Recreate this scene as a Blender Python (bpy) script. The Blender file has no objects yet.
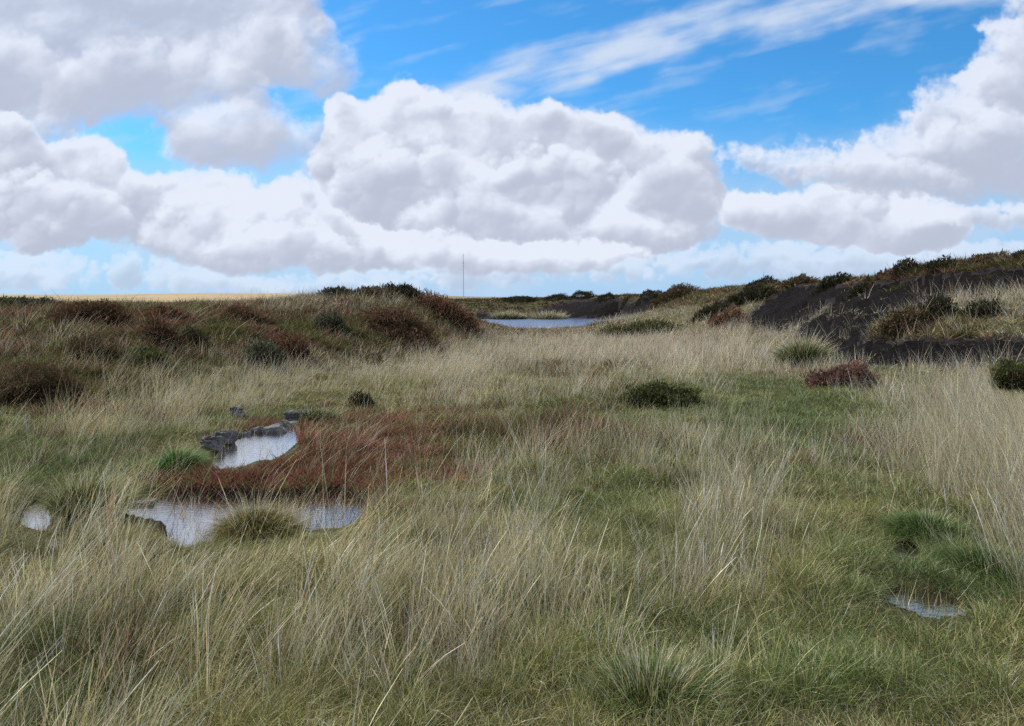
import bpy, bmesh, math, random
import numpy as np
from math import radians as R
rng = np.random.default_rng(7)
random.seed(7)
S = bpy.context.scene
COL = S.collection
CAM_H = 1.65
FPX = 788.0
PITCH = R(4.72)
W_, H_ = 1024, 726

# ------------------------------------------------------------------ camera
cam = bpy.data.cameras.new("camera")
cam.sensor_width = 36.0
cam.lens = 36.0 * FPX / W_
cam.clip_start = 0.05
cam.clip_end = 30000
cam_o = bpy.data.objects.new("camera", cam)
COL.objects.link(cam_o)
cam_o.location = (0, 0, CAM_H)
cam_o.rotation_euler = (R(90) - PITCH, 0, 0)
S.camera = cam_o
CT, ST = math.cos(PITCH), math.sin(PITCH)

def ray(px, py):
    """direction (world) of a photo pixel, scaled so that its forward (Y) component is 1"""
    a = (np.asarray(px, float) - 512) / FPX
    b = (363 - np.asarray(py, float)) / FPX
    y = CT + b * ST
    z = -ST + b * CT
    return a / y, z / y

def at(px, py, D):
    a, b = ray(px, py)
    return a * D, D, CAM_H + b * D

def project(x, y, z):
    zc = np.maximum(y * CT - (z - CAM_H) * ST, 0.01)
    return 512 + FPX * x / zc, 363 + FPX * ((y * ST + (z - CAM_H) * CT) * -1) / zc

# ------------------------------------------------------------------ node helper
class NT:
    def __init__(s, tree): s.t = tree; s.n = tree.nodes; s.l = tree.links
    def put(s, sock, v):
        if hasattr(v, 'links') or isinstance(v, bpy.types.NodeSocket): s.l.new(v, sock)
        elif v is not None:
            try: sock.default_value = v
            except Exception: sock.default_value = (*v, 1.0)
    def node(s, kind, ins=None, **attrs):
        n = s.n.new(kind)
        for k, v in attrs.items(): setattr(n, k, v)
        for k, v in (ins or {}).items(): s.put(n.inputs[k], v)
        return n
    def m(s, op, a, b=None, c=None, clamp=False):
        n = s.n.new('ShaderNodeMath'); n.operation = op; n.use_clamp = clamp
        s.put(n.inputs[0], a)
        if b is not None: s.put(n.inputs[1], b)
        if c is not None: s.put(n.inputs[2], c)
        return n.outputs[0]
    def v(s, op, a, b=None, out=0):
        n = s.n.new('ShaderNodeVectorMath'); n.operation = op
        s.put(n.inputs[0], a)
        if b is not None:
            if op == 'SCALE': s.put(n.inputs['Scale'], b)
            else: s.put(n.inputs[1], b)
        return n.outputs[out]
    def after(s, P, a):
        # evaluates the next term only after the last one, so that a long sum fits the shader stack
        n = s.n.new('ShaderNodeVectorMath'); n.operation = 'MULTIPLY_ADD'
        s.put(n.inputs[0], a); s.put(n.inputs[1], (1e-6, 1e-6, 1e-6)); s.put(n.inputs[2], P)
        return n.outputs[0]
    def mr(s, x, a, b, c=0.0, d=1.0, mode='SMOOTHSTEP'):
        n = s.n.new('ShaderNodeMapRange'); n.interpolation_type = mode
        for i, q in enumerate((x, a, b, c, d)): s.put(n.inputs[i], q)
        return n.outputs[0]
    def mix(s, f, a, b, mode='MIX'):
        n = s.n.new('ShaderNodeMix'); n.data_type = 'RGBA'; n.blend_type = mode
        s.put(n.inputs[0], f)
        for i, q in ((6, a), (7, b)):
            if isinstance(q, tuple) and len(q) == 3: q = (*q, 1.0)
            s.put(n.inputs[i], q)
        return n.outputs[2]
    def noise(s, vec, scale, detail=4.0, rough=0.5, dist=0.0, out='Fac', **kw):
        n = s.node('ShaderNodeTexNoise', {'Vector': vec, 'Scale': scale, 'Detail': detail, 'Roughness': rough, 'Distortion': dist}, **kw)
        return n.outputs[out]
    def xyz(s, x=0.0, y=0.0, z=0.0):
        return s.node('ShaderNodeCombineXYZ', {0: x, 1: y, 2: z}).outputs[0]

def srgb(r, g, b):
    f = lambda c: (c/255/12.92) if c/255 <= 0.04045 else ((c/255+0.055)/1.055)**2.4
    return (f(r), f(g), f(b))

# ------------------------------------------------------------------ sun
SUN_AZ, SUN_EL = -55.0, 42.0      # degrees, azimuth from +Y towards +X
sl = bpy.data.lights.new("sun", 'SUN')
sl.energy = 4.9
sl.angle = R(6)
sl.color = (1.0, 0.95, 0.87)
so = bpy.data.objects.new("sun", sl)
COL.objects.link(so)
so.rotation_euler = (R(90 - SUN_EL), 0, R(180 - SUN_AZ))

# ------------------------------------------------------------------ sky
def px2ang(px, py):
    a, b = ray(px, py)
    az = math.degrees(math.atan2(a, 1)); el = math.degrees(math.atan2(b, math.hypot(a, 1)))
    return az, el

def perlin(x, y, seed):
    r = np.random.default_rng(seed)
    ang = r.random((256, 256)).astype(np.float32) * 6.2832
    gx, gy = np.cos(ang), np.sin(ang)
    xi = np.floor(x).astype(np.int32); yi = np.floor(y).astype(np.int32)
    fx = x - xi; fy = y - yi
    u = fx*fx*fx*(fx*(fx*6-15)+10); v = fy*fy*fy*(fy*(fy*6-15)+10)
    def g(i, j):
        a = (xi + i) & 255; b = (yi + j) & 255
        return gx[a, b]*(fx-i) + gy[a, b]*(fy-j)
    n0 = g(0, 0)*(1-u) + g(1, 0)*u
    n1 = g(0, 1)*(1-u) + g(1, 1)*u
    return (n0*(1-v) + n1*v) * 1.5

def fbm(x, y, seed, octs=5, gain=0.5, lac=2.03, ridged=False):
    a = 1.0; s = 0; t = 0
    for o in range(octs):
        p = perlin(x, y, seed + o)
        if ridged: p = np.abs(p)*2 - 0.5
        s = s + a*p; t += a
        a *= gain; x = x*np.float32(lac) + np.float32(17.3); y = y*np.float32(lac) + np.float32(9.1)
    return s / t

def sstep(x, a, b):
    t = np.clip((x - a) / (b - a), 0, 1)
    return t*t*(3 - 2*t)

def blur(a, r):
    """box blur three times, radius r pixels"""
    r = int(r)
    if r < 1: return a
    for _ in range(3):
        for ax in (0, 1):
            pad = [(0, 0), (0, 0)]; pad[ax] = (r + 1, r)
            c = np.cumsum(np.pad(a, pad, mode='edge'), axis=ax)
            n = a.shape[ax]
            hi = np.take(c, range(2*r + 1, 2*r + 1 + n), axis=ax); lo = np.take(c, range(0, n), axis=ax)
            a = (hi - lo) / (2*r + 1)
    return a

CX0, CX1, CY0, CY1, CSC = -200.0, 1224.0, -160.0, 330.0, 1.1
GLOW = [(480, 105, 90, 14, .12), (285, 205, 50, 26, .22), (150, 190, 60, 18, .12), (20, 225, 60, 30, .12), (230, 235, 60, 20, .15), (612, 212, 26, 13, .28), (655, 222, 26, 10, .2), (835, 222, 44, 20, .25), (920, 212, 44, 20, .25),
        (385, 160, 14, 9, .35), (640, 190, 70, 34, -.22), (950, 165, 80, 22, -.34), (430, 190, 110, 34, -.18), (880, 205, 30, 14, -.15), (740, 215, 40, 12, -.12), (330, 62, 20, 16, .08), (250, 20, 90, 50, .1), (210, 120, 60, 30, .06), (50, 90, 110, 44, -.12), (310, 155, 50, 24, -.10), (80, 225, 90, 14, -.10)]
def cloud_image():
    w, h = int((CX1-CX0)*CSC), int((CY1-CY0)*CSC)
    GX, GY = np.meshgrid(CX0 + (np.arange(w)+.5)/CSC, CY0 + (np.arange(h)+.5)/CSC)   # row 0 = top
    GX = GX.astype(np.float32); GY = GY.astype(np.float32)
    COV = np.zeros_like(GX); LIG = np.zeros_like(GX)
    def layer(tops, bots, sd, rmax, n, warp=16, soft=0.5, gaps=None, dark=0.35, lit=1.0, rough=1.0, op=1.0, edge=1.0, extra=(), bumps=0, base=6, lump=1.0, patch=0.22):
        rg = np.random.default_rng(sd)
        tp = np.array(tops, float); bp = np.array(bots, float)
        x0, x1 = max(tp[0, 0], bp[0, 0]), min(tp[-1, 0], bp[-1, 0])
        pad = warp*1.5 + 30
        a0 = max(int((x0-pad-CX0)*CSC), 0); a1 = min(int((x1+pad-CX0)*CSC), w)
        b0 = max(int((tp[:, 1].min()-pad-CY0)*CSC), 0); b1 = min(int((bp[:, 1].max()+pad-CY0)*CSC), h)
        W = (slice(b0, b1), slice(a0, a1))
        gx, gy = GX[W], GY[W]; ox0, oy0 = gx[0, 0], gy[0, 0]
        f1 = fbm(gx/17, gy/17, sd+7, 4, 0.6); f2 = fbm(gx/15, gy/15, sd+8, 4, 0.6)
        wx = gx + warp*fbm(gx/70, gy/70, sd+1, 3, 0.55) + 0.4*warp*rough*f1
        wy = gy + warp*0.8*fbm(gx/70, gy/70, sd+2, 3, 0.55) + 0.35*warp*rough*f2
        T = lambda x: np.interp(x, tp[:, 0], tp[:, 1], 999, 999)
        B = lambda x: np.interp(x, bp[:, 0], bp[:, 1], -999, -999)
        H = np.full_like(gx, -30.0)
        def splat(px, py, r, zo=0.0):
            m = warp*1.2 + r*1.25
            i0, i1 = max(int((px-m-ox0)*CSC), 0), int((px+m-ox0)*CSC) + 1
            j0, j1 = max(int((py-m-oy0)*CSC), 0), int((py+m-oy0)*CSC) + 1
            if i1 <= i0 or j1 <= j0: return
            d2 = ((wx[j0:j1, i0:i1]-px)**2 + ((wy[j0:j1, i0:i1]-py)*1.1)**2) / (r*r)
            z = r*(np.sqrt(np.clip(1.0 - d2, 0, None)) - np.where(d2 > 1, (np.sqrt(d2)-1)*2.0, 0)) + np.where(d2 < 1, zo*(1-d2), 0)
            a = H[j0:j1, i0:i1]; kk = 0.15*r
            hh = np.clip(0.5 + 0.5*(z-a)/kk, 0, 1)
            H[j0:j1, i0:i1] = a*(1-hh) + z*hh + kk*hh*(1-hh)
        k = tries = 0
        while k < n and tries < n*40:
            tries += 1
            px = rg.uniform(x0, x1)
            t, b = float(T(px)), float(B(px))
            if b - t < 4: continue
            py = rg.uniform(max(t, CY0-40), b)
            xs = px + np.array([-40, -25, -14, -7, 0, 7, 14, 25, 40.]); dx = np.abs(xs - px)
            tt, bb = T(xs), B(xs)
            ok = (tt < 900) & (bb > tt)
            dt = np.where(ok, np.where(py > tt, np.hypot(dx, py-tt), dx), dx)
            db = np.where(ok, np.where(py < bb, np.hypot(dx, (bb-py)*1.3), dx), dx)
            dl = min(dt.min() if ok[4] else 0, db.min()) if ok[4] else 0
            for g in gaps or ():
                dl = min(dl, (math.hypot((px-g[0])/g[2], (py-g[1])/g[3]) - 1)*min(g[2], g[3]))
            if dl < 2.5: continue
            r = min(dl*1.08, rmax*rg.uniform(0.3, 1.0)**1.3)
            splat(px, py, r, rg.uniform(0, min(dl*0.7, 26))*lump); k += 1
        for e in extra: splat(*e)
        fine = fbm(gx/24, gy/20, sd+20, 5, 0.55, ridged=True)
        wsp = fbm(gx/14, gy/11, sd+31, 5, 0.65)
        nf = fbm(gx/5, gy/4, sd+90, 3, 0.6)
        sm = soft*(1.0 + 1.2*np.clip(fbm(gx/60, gy/60, sd+33, 2)+0.2, 0, 1))
        a = sstep(H + bumps*1.2*fine + edge*8*wsp + 6*f1 + 4*nf, -3.0*sm, 9*sm)
        bt = sstep((gy - T(gx)) / np.maximum(B(gx) - T(gx), 20), 0.25, 1.0)
        Hc = np.clip(H + bumps*0.45*fine, 0, None)
        Hb = 0.8*blur(Hc, 1) + 0.2*blur(Hc, 6)
        dy, dx = np.gradient(Hb); dx *= CSC; dy *= CSC
        lx, ly, lz = -0.42, -0.74, 0.52
        nrm = np.sqrt(dx*dx + dy*dy + 1.6)
        lam = np.clip((-dx*lx - dy*ly + 1.26*lz) / nrm, -0.6, 1)
        occ = np.zeros_like(H); Hq = blur(Hc, 3)
        for s_ in (5, 11, 20, 34, 52):
            ox, oy = int(round(-lx*s_*CSC)), int(round(-ly*s_*CSC))
            sh = np.zeros_like(Hq)
            sh[oy:, ox:] = Hq[:-oy, :-ox]
            occ += np.clip(sh - Hq*0.35, 0, None)/38.0
        tr = np.exp(-occ*1.0)
        big = fbm(gx/85, gy/55, sd+50, 4, 0.5)
        l = lit*(0.20 + 0.36*lam + 0.68*tr) - dark*bt*sstep(Hc, 4, 26) + patch*2.0*big*sstep(Hc, 2, 12)
        l = l + 0.34*np.exp(-Hc/6.0)                 # thin rims let the light through
        l = 0.85*l + 0.15*blur(l, 4)
        a = a*op*(1 - 0.45*sstep((gy - T(gx)) / np.maximum(B(gx) - T(gx), 20), 0.8, 1.1)*sstep(-Hc, -9, -1))
        l = 0.04 + 1.16*l + 0.05*nf + 0.10*fbm(wx/9, wy/8, sd+60, 4, 0.6)
        for q in GLOW: l = l + q[4]*np.exp(-((wx-q[0])/q[2])**2 - ((wy-q[1])/q[3])**2)
        l = 0.36 + np.log1p(np.exp((l-0.36)*7))/7
        LIG[W] = LIG[W]*(1-a) + np.clip(l, 0, 1.25)*a
        COV[W] = COV[W]*(1-a) + a
    # faint far bank of small heaps low over the moor
    far_t = [(-200, 258), (0, 252), (60, 250), (100, 256), (130, 254), (165, 256), (190, 262), (215, 270), (260, 276), (300, 276), (330, 270), (400, 252), (600, 242), (800, 240), (900, 248), (1000, 240), (1224, 236)]
    far_b = [(-200, 288), (0, 288), (180, 288), (260, 294), (340, 290), (400, 288), (600, 282), (800, 276), (1000, 268), (1224, 262)]
    layer(far_t, far_b, 100, 16, 900, warp=10, soft=1.2, dark=0.1, op=0.55, bumps=4, rough=1.4, edge=1.6, patch=0.5)
    layer([(714, 184), (722, 194), (745, 190), (775, 192), (800, 190), (812, 184), (835, 180), (855, 178), (885, 182), (915, 188), (937, 193), (955, 202), (965, 214)],
          [(714, 225), (780, 240), (830, 246), (900, 252), (945, 250), (965, 238)], 200, 30, 260, warp=11, bumps=5, dark=0.2, soft=1.3, patch=0.35)
    layer([(945, 212), (968, 206), (990, 200), (1040, 196), (1224, 190)], [(945, 222), (990, 230), (1040, 230), (1224, 228)], 210, 14, 120, warp=9, bumps=3, dark=0.5, lit=0.72, soft=1.4, op=0.85)
    layer([(316, 190), (324, 130), (332, 106), (345, 95), (358, 103), (372, 97), (386, 86), (403, 74), (420, 82), (445, 90), (480, 95), (512, 105), (545, 100), (567, 113), (617, 115), (642, 128), (655, 136), (667, 127), (690, 130), (706, 141), (714, 165), (718, 215)],
          [(316, 225), (360, 245), (430, 248), (520, 250), (600, 250), (660, 246), (718, 236)], 300, 40, 520, warp=15, bumps=6, dark=0.22, soft=1.7, patch=0.4,
          extra=[(403, 98, 24, 14), (345, 116, 22, 10), (545, 124, 24, 14), (692, 150, 20, 12), (615, 142, 24, 16), (480, 122, 26, 10), (385, 158, 12, 20)])
    for q, (tps, bts) in enumerate((
        ([(335, 160), (360, 140), (400, 128), (440, 142), (480, 158), (520, 180)], [(335, 214), (400, 226), (460, 232), (520, 224)]),
        ([(460, 185), (500, 150), (545, 134), (580, 140), (620, 160), (645, 190)], [(460, 232), (550, 240), (645, 236)]),
        ([(600, 200), (640, 168), (676, 152), (700, 168), (712, 200)], [(600, 238), (660, 238), (712, 228)]),
        ([(400, 210), (450, 188), (500, 192), (560, 212)], [(400, 234), (480, 242), (560, 242)]),
        ([(575, 228), (600, 210), (618, 204), (645, 214), (690, 224)], [(575, 242), (640, 244), (690, 238)]))):
        layer(tps, bts, 310+q*7, 24, 110, warp=12, bumps=5, dark=0.20, soft=2.6, patch=0.3, op=0.8, edge=1.5)
    layer([(724, 148), (745, 142), (770, 146), (800, 150), (830, 144), (850, 140), (880, 130), (900, 120), (909, 104), (920, 88), (945, 74), (965, 68), (978, 60), (986, 30), (1000, -5), (1040, -60), (1224, -120)],
          [(724, 160), (760, 178), (790, 186), (830, 184), (860, 188), (890, 192), (930, 194), (960, 196), (1000, 192), (1040, 196), (1224, 210)], 400, 42, 420, warp=20, bumps=6, dark=0.28, soft=3.6, rough=1.7, edge=3.0, patch=0.4, op=0.93)
    for q, (tps, bts) in enumerate((
        ([(905, 150), (930, 118), (960, 100), (1000, 104), (1050, 110)], [(905, 176), (960, 184), (1050, 186)]),
        ([(800, 172), (840, 156), (880, 148), (920, 160), (960, 176)], [(800, 184), (880, 188), (960, 190)]),
        ([(975, 60), (1000, 30), (1040, 20)], [(975, 90), (1000, 110), (1040, 120)]))):
        layer(tps, bts, 410+q*7, 26, 90, warp=14, bumps=5, dark=0.30, soft=3.0, patch=0.3, op=0.7, edge=1.6)
    layer([(-200, -240), (100, -240), (230, -180), (290, -60), (312, 12), (326, 38), (340, 45), (352, 60)],
          [(-200, 160), (0, 150), (45, 150), (85, 124), (100, 118), (148, 114), (156, 138), (168, 160), (205, 172), (250, 172), (290, 176), (325, 175), (338, 120), (352, 84)],
          500, 60, 640, warp=22, bumps=4, dark=0.10, soft=4.2, op=0.95, lit=0.92, edge=2.0, rough=1.2, gaps=[(316, 106, 26, 9), (292, 96, 14, 5)], patch=0.4,
          extra=[(200, 130, 40, 5), (260, 145, 30, 5), (235, 110, 32, 3)])
    for q, (tps, bts) in enumerate((
        ([(40, 80), (90, 48), (150, 34), (210, 44), (260, 74)], [(40, 116), (150, 108), (260, 110)]),
        ([(172, 130), (200, 104), (240, 96), (280, 118), (310, 145)], [(172, 158), (240, 164), (310, 162)]),
        ([(-100, 60), (0, 26), (50, 40), (90, 70)], [(-100, 120), (0, 112), (90, 108)]),
        ([(220, 30), (260, 10), (300, 30), (330, 56)], [(220, 80), (300, 84), (330, 74)]))):
        layer(tps, bts, 510+q*7, 34, 90, warp=16, bumps=4, dark=0.12, soft=3.6, patch=0.3, op=0.6, edge=1.6)
    layer([(-200, 120), (-60, 118), (0, 111), (20, 122), (50, 139), (75, 133), (100, 137), (115, 151), (132, 167), (150, 173), (175, 170), (200, 169), (222, 167), (245, 173), (270, 177), (285, 170), (298, 168), (315, 184), (330, 204), (350, 216), (400, 226), (440, 228), (480, 237), (530, 238), (600, 240), (650, 248)],
          [(-200, 248), (0, 250), (60, 248), (110, 234), (140, 244), (170, 262), (230, 272), (270, 268), (310, 268), (400, 268), (470, 272), (600, 270), (650, 258)],
          600, 34, 760, warp=13, bumps=6, dark=0.12, soft=1.9, patch=0.4, extra=[(10, 138, 26, 14), (298, 192, 22, 12), (225, 192, 22, 12), (100, 158, 20, 10)])
    for q, (tps, bts) in enumerate((
        ([(-60, 200), (0, 170), (40, 160), (90, 176), (125, 200)], [(-60, 234), (40, 236), (125, 226)]),
        ([(140, 225), (170, 196), (210, 186), (250, 196), (285, 188), (315, 212), (340, 232)], [(140, 240), (210, 258), (280, 256), (340, 252)]),
        ([(205, 240), (240, 216), (275, 212), (330, 228), (400, 240)], [(205, 262), (300, 262), (400, 262)]),
        ([(390, 250), (430, 236), (480, 242), (560, 248)], [(390, 262), (480, 266), (560, 262)]))):
        layer(tps, bts, 610+q*7, 22, 110, warp=11, bumps=5, dark=0.14, soft=2.2, patch=0.3, op=0.8, edge=1.4)
    # moist veil round and under the heaps
    veil = np.clip(blur(COV, 16)*0.75 + 0.25*fbm(GX/120, GY/40, 77, 5, 0.55), 0, 1)*sstep(GY, 40, 200)*0.62
    veil = veil*(1-COV)
    LIG = (LIG + veil*0.62); COV = COV + veil; LIG = np.where(COV > 0.01, LIG/np.maximum(COV, 0.01), 0.7)
    gx, gy, cov, lig = GX, GY, COV, LIG
    # thin high streaks
    c, s = math.cos(R(14)), math.sin(R(14))
    u = gx*c - gy*s; v = gx*s + gy*c
    u = u + 30*fbm(u/260, v/60, 900, 3); v = v + 7*fbm(u/120, v/50, 901, 4)
    w_ = 0.75*fbm(u/190, v/17, 902, 6, 0.5) + 0.9*fbm(u/75, v/30, 903, 5, 0.5)
    e = lambda cx, cy, rx, ry, rot: 1 - np.hypot(((gx-cx)*math.cos(R(rot)) - (gy-cy)*math.sin(R(rot)))/rx, ((gx-cx)*math.sin(R(rot)) + (gy-cy)*math.cos(R(rot)))/ry)
    m = np.maximum.reduce([e(480, 90, 70, 16, 4), e(600, 55, 190, 27, 12), e(740, 20, 230, 27, 9), e(930, -4, 160, 16, 3), e(620, 66, 90, 12, 16)])
    ci = sstep(m + 0.75*w_, -0.1, 1.05)*0.85 
    ci = np.maximum(ci, 0.22*sstep(w_, 0.0, 0.7))
    return cov, lig, ci

world = bpy.data.worlds.new("World")
S.world = world
world.use_nodes = True
wn = NT(world.node_tree)
wn.n.clear()
D = wn.node('ShaderNodeTexCoord').outputs['Generated']
D = wn.v('NORMALIZE', D)
sx = wn.node('ShaderNodeSeparateXYZ', {0: D})
X_, Y_, Z_ = sx.outputs
az = wn.m('MULTIPLY', wn.m('ARCTAN2', X_, Y_), 57.29578)
el = wn.m('MULTIPLY', wn.m('ARCSINE', Z_), 57.29578)
# clouds elsewhere than in the view share the same fields, laid out by azimuth folded back onto the front

sky = wn.node('ShaderNodeTexSky', sky_type='NISHITA', sun_disc=False, sun_elevation=R(SUN_EL),
              sun_rotation=R(SUN_AZ), altitude=450, air_density=1.0, dust_density=0.5, ozone_density=2.5)
base = wn.mix(1.0, sky.outputs[0], (0.42, 1.16, 1.62), 'MULTIPLY')
low = wn.mr(el, 0.0, 12.0, 0.85, 0.0)          # pale moist air low in the sky
base = wn.mix(low, base, (4.5, 6.4, 9.4))
# clouds: a cover / light field computed above, laid on the sky by direction (a straight-line projection of the
# part of the sky ahead), and looser broken cloud overhead and behind
cov, lig, cir = cloud_image()
hh, ww = cov.shape
px = np.ones((hh, ww, 4), np.float32)
px[..., 0] = cov; px[..., 1] = np.clip(lig/1.25, 0, 1); px[..., 2] = cir
im = bpy.data.images.new("cloud_field", ww, hh, float_buffer=True, is_data=True)
im.pixels.foreach_set(px[::-1].ravel()); im.update(); im.pack()
fw = wn.m('MAXIMUM', wn.m('SUBTRACT', wn.m('MULTIPLY', Y_, CT), wn.m('MULTIPLY', Z_, ST)), 0.05)
up = wn.m('ADD', wn.m('MULTIPLY', Y_, ST), wn.m('MULTIPLY', Z_, CT))
U = wn.m('MULTIPLY_ADD', wn.m('DIVIDE', X_, fw), FPX/(CX1-CX0), (512-CX0)/(CX1-CX0))
V = wn.m('MULTIPLY_ADD', wn.m('DIVIDE', up, fw), FPX/(CY1-CY0), (CY1-363)/(CY1-CY0))
ti = wn.node('ShaderNodeTexImage', {'Vector': wn.xyz(U, V, 0.0)}, image=im, extension='EXTEND', interpolation='Cubic')
sc = wn.node('ShaderNodeSeparateColor', {0: ti.outputs[0]})
cv, lg, cc = sc.outputs
# beyond that window
q = wn.v('MULTIPLY', D, (1, 1, 2.2))
nb = wn.noise(q, 1.7, 4.0, 0.55, 0.3)
outside = wn.m('MAXIMUM', wn.mr(wn.m('ABSOLUTE', wn.m('SUBTRACT', U, 0.5)), 0.41, 0.49), wn.mr(V, 0.8, 0.97))
outside = wn.m('MAXIMUM', outside, wn.mr(Y_, 0.35, 0.2))
lerp = lambda f, a, b: wn.m('ADD', wn.m('MULTIPLY', a, wn.m('SUBTRACT', 1.0, f)), wn.m('MULTIPLY', b, f))
cv = lerp(outside, cv, wn.mr(nb, 0.40, 0.54))
lg = lerp(outside, lg, wn.mr(nb, 0.45, 0.75, 0.75, 0.35))
cc = lerp(outside, cc, 0.0)
sky1 = wn.mix(cc, base, (7.2, 8.0, 9.3))
ccol = wn.mix(wn.m('MULTIPLY', lg, 1.25), (3.4, 3.85, 5.25), (8.15, 8.7, 9.9))
sky6 = wn.mix(cv, sky1, ccol)
bg = wn.node('ShaderNodeBackground', {'Color': sky6, 'Strength': 0.085})
wo = wn.node('ShaderNodeOutputWorld')
wn.l.new(bg.outputs[0], wo.inputs[0])
world.cycles.sampling_method = 'MANUAL'
world.cycles.sample_map_resolution = 512

S.view_settings.view_transform = 'Standard'
S.view_settings.look = 'None'
S.view_settings.exposure = 0.2
S.view_settings.gamma = 1
S.cycles.use_denoising = False
S.cycles.max_bounces = 6
S.cycles.diffuse_bounces = 2
S.cycles.glossy_bounces = 3
S.cycles.transmission_bounces = 3
S.cycles.transparent_max_bounces = 6
# ------------------------------------------------------------------ terrain
# heights pinned at points read off the photograph (pixel column, pixel row of the bare ground, distance ahead in metres)
PIN = []
def pin(px, py, D): 
    x, y, z = at(px, py, D); PIN.append((x, y, float(z)))
def flat(px, D, z=0.0):
    a, b = ray(px, 363); PIN.append((a*D, D, z))
for px in (-400, -150, 100, 350, 600, 850, 1100, 1350):
    for D in (0.7, 1.5, 3.0, 4.6): flat(px, D, 0)
for px in (-250, 0, 150, 330, 500, 660, 820, 980, 1150, 1400):
    for D in (6.5, 9.0): flat(px, D, 0)
for px in (450, 600, 720): flat(px, 12, 0)
for px in (480, 600, 700): flat(px, 16, 0)
for px in (480, 580, 690): flat(px, 22, 0)
for px in (500, 590, 660): flat(px, 30, 0)
for px in (510, 600, 650): flat(px, 38, -0.02)
for px in (480, 520, 560, 600): flat(px, 46, -0.12); flat(px, 56, -0.25)
for px in (470, 520, 560, 600): flat(px, 66, -0.1)
# left bank
for px, foot, mid, crest in ((-420, (12, 0.05), (16, .8), (22, 1.35)), (-200, (12, 0.02), (15.5, .7), (22, 1.4)), (0, (11.5, 0.0), (15, .62), (21, 1.33)), (80, (12, 0.0), (15.5, .72), (22, 1.36)),
                             (140, (12.5, 0), (16.5, .8), (23, 1.30)), (210, (14.5, 0), (19, .85), (25, 1.25)), (270, (16.5, 0.0), (21, .9), (27, 1.42)), (330, (19, 0.0), (23.5, 1.0), (28, 1.60)),
                             (375, (21, 0.0), (25.5, 1.0), (29, 1.70)), (410, (22.5, 0.0), (26.5, .95), (30, 1.64)), (440, (24.5, 0.0), (28, .7), (31, 1.26)), (470, (27, 0.0), (31, 0.38), (33, .62)), (492, (30, 0.0), (34, 0.05), (37, 0.1))):
    for D, z in (foot, mid, crest): flat(px, D, z)
    if px < 460: flat(px, crest[0]*1.35, crest[1]*0.92)
for px in (-400, -150, 60, 200): flat(px, 45, 1.1); flat(px, 75, 0.9)
for px in (300, 380): flat(px, 48, 0.8); flat(px, 75, 0.5)
flat(440, 50, 0.2); flat(430, 66, 0.3)
# islands and the bank behind the pool
for px, py, D in ((400, 302, 80), (440, 303, 80), (480, 302, 82), (520, 302, 84), (545, 301, 82), (570, 299, 79), (600, 297, 75), (625, 297, 68), (645, 296, 62)): pin(px, py, D)
for px, py, D in ((470, 311, 72), (510, 312, 71), (550, 314, 69)): pin(px, py, D)
for px, D, z in ((560, 72, 0.0), (590, 68, -0.02), (620, 61, -0.02), (640, 55, 0.0)): flat(px, D, z)
# right-hand bank: crests
for px, py, D in ((665, 293, 55), (700, 291, 48), (740, 287, 42), (770, 284, 39), (800, 284, 36), (840, 281, 31), (880, 275, 27), (920, 271, 25.5), (960, 267, 24.5), (1024, 261, 23), (1100, 256, 21.5), (1250, 250, 20), (1450, 246, 19)):
    pin(px, py, D); x, y, z = at(px, py, D); PIN.append((x*1.3, y*1.3, float(z)*0.97)); PIN.append((x*2.0, y*2.0, float(z)*0.8))
# slopes in front of it
for px, py, D in ((660, 312, 47), (640, 322, 45), (700, 308, 41), (690, 325, 36), (740, 305, 36), (730, 322, 31), (770, 300, 34.5), (765, 318, 30.5), (800, 318, 28.5), (760, 335, 27)): pin(px, py, D)
for px, py, D in ((850, 300, 28.5), (850, 325, 22.5), (820, 345, 21), (850, 352, 18.6), (880, 300, 25), (890, 318, 20.5), (895, 338, 18.2), (890, 356, 16.9), (930, 292, 23.6), (930, 309, 20.8), (940, 330, 18.2), (940, 342, 17.2), (940, 362, 16.2),
                  (1024, 284, 21.3), (1024, 298, 19.6), (1024, 325, 17.5), (1024, 338, 16.5), (1024, 362, 15.4), (1150, 290, 18.6), (1150, 325, 16.3), (1150, 340, 15.3), (1150, 365, 14.3), (1350, 290, 17), (1350, 335, 14)): pin(px, py, D)
for px, D in ((780, 23), (820, 18.5), (880, 15.3), (940, 14.6), (1024, 13.6), (1150, 12.6), (1350, 12), (760, 18), (900, 11.5), (1050, 11)): flat(px, D, 0.03)
PIN = np.array(PIN)
def lp(x, y):
    r = np.hypot(x, y); return np.stack([np.arctan2(x, y)*2.6, np.log(np.maximum(r, 0.3))*1.7], -1)
cp = lp(PIN[:, 0], PIN[:, 1])
dd = np.linalg.norm(cp[:, None] - cp[None], axis=-1)
Amat = dd + np.eye(len(cp))*-0.02
onev = np.ones((len(cp), 1))
A2 = np.block([[Amat, onev], [onev.T, np.zeros((1, 1))]])
wts = np.linalg.solve(A2, np.r_[PIN[:, 2], 0])

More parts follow.
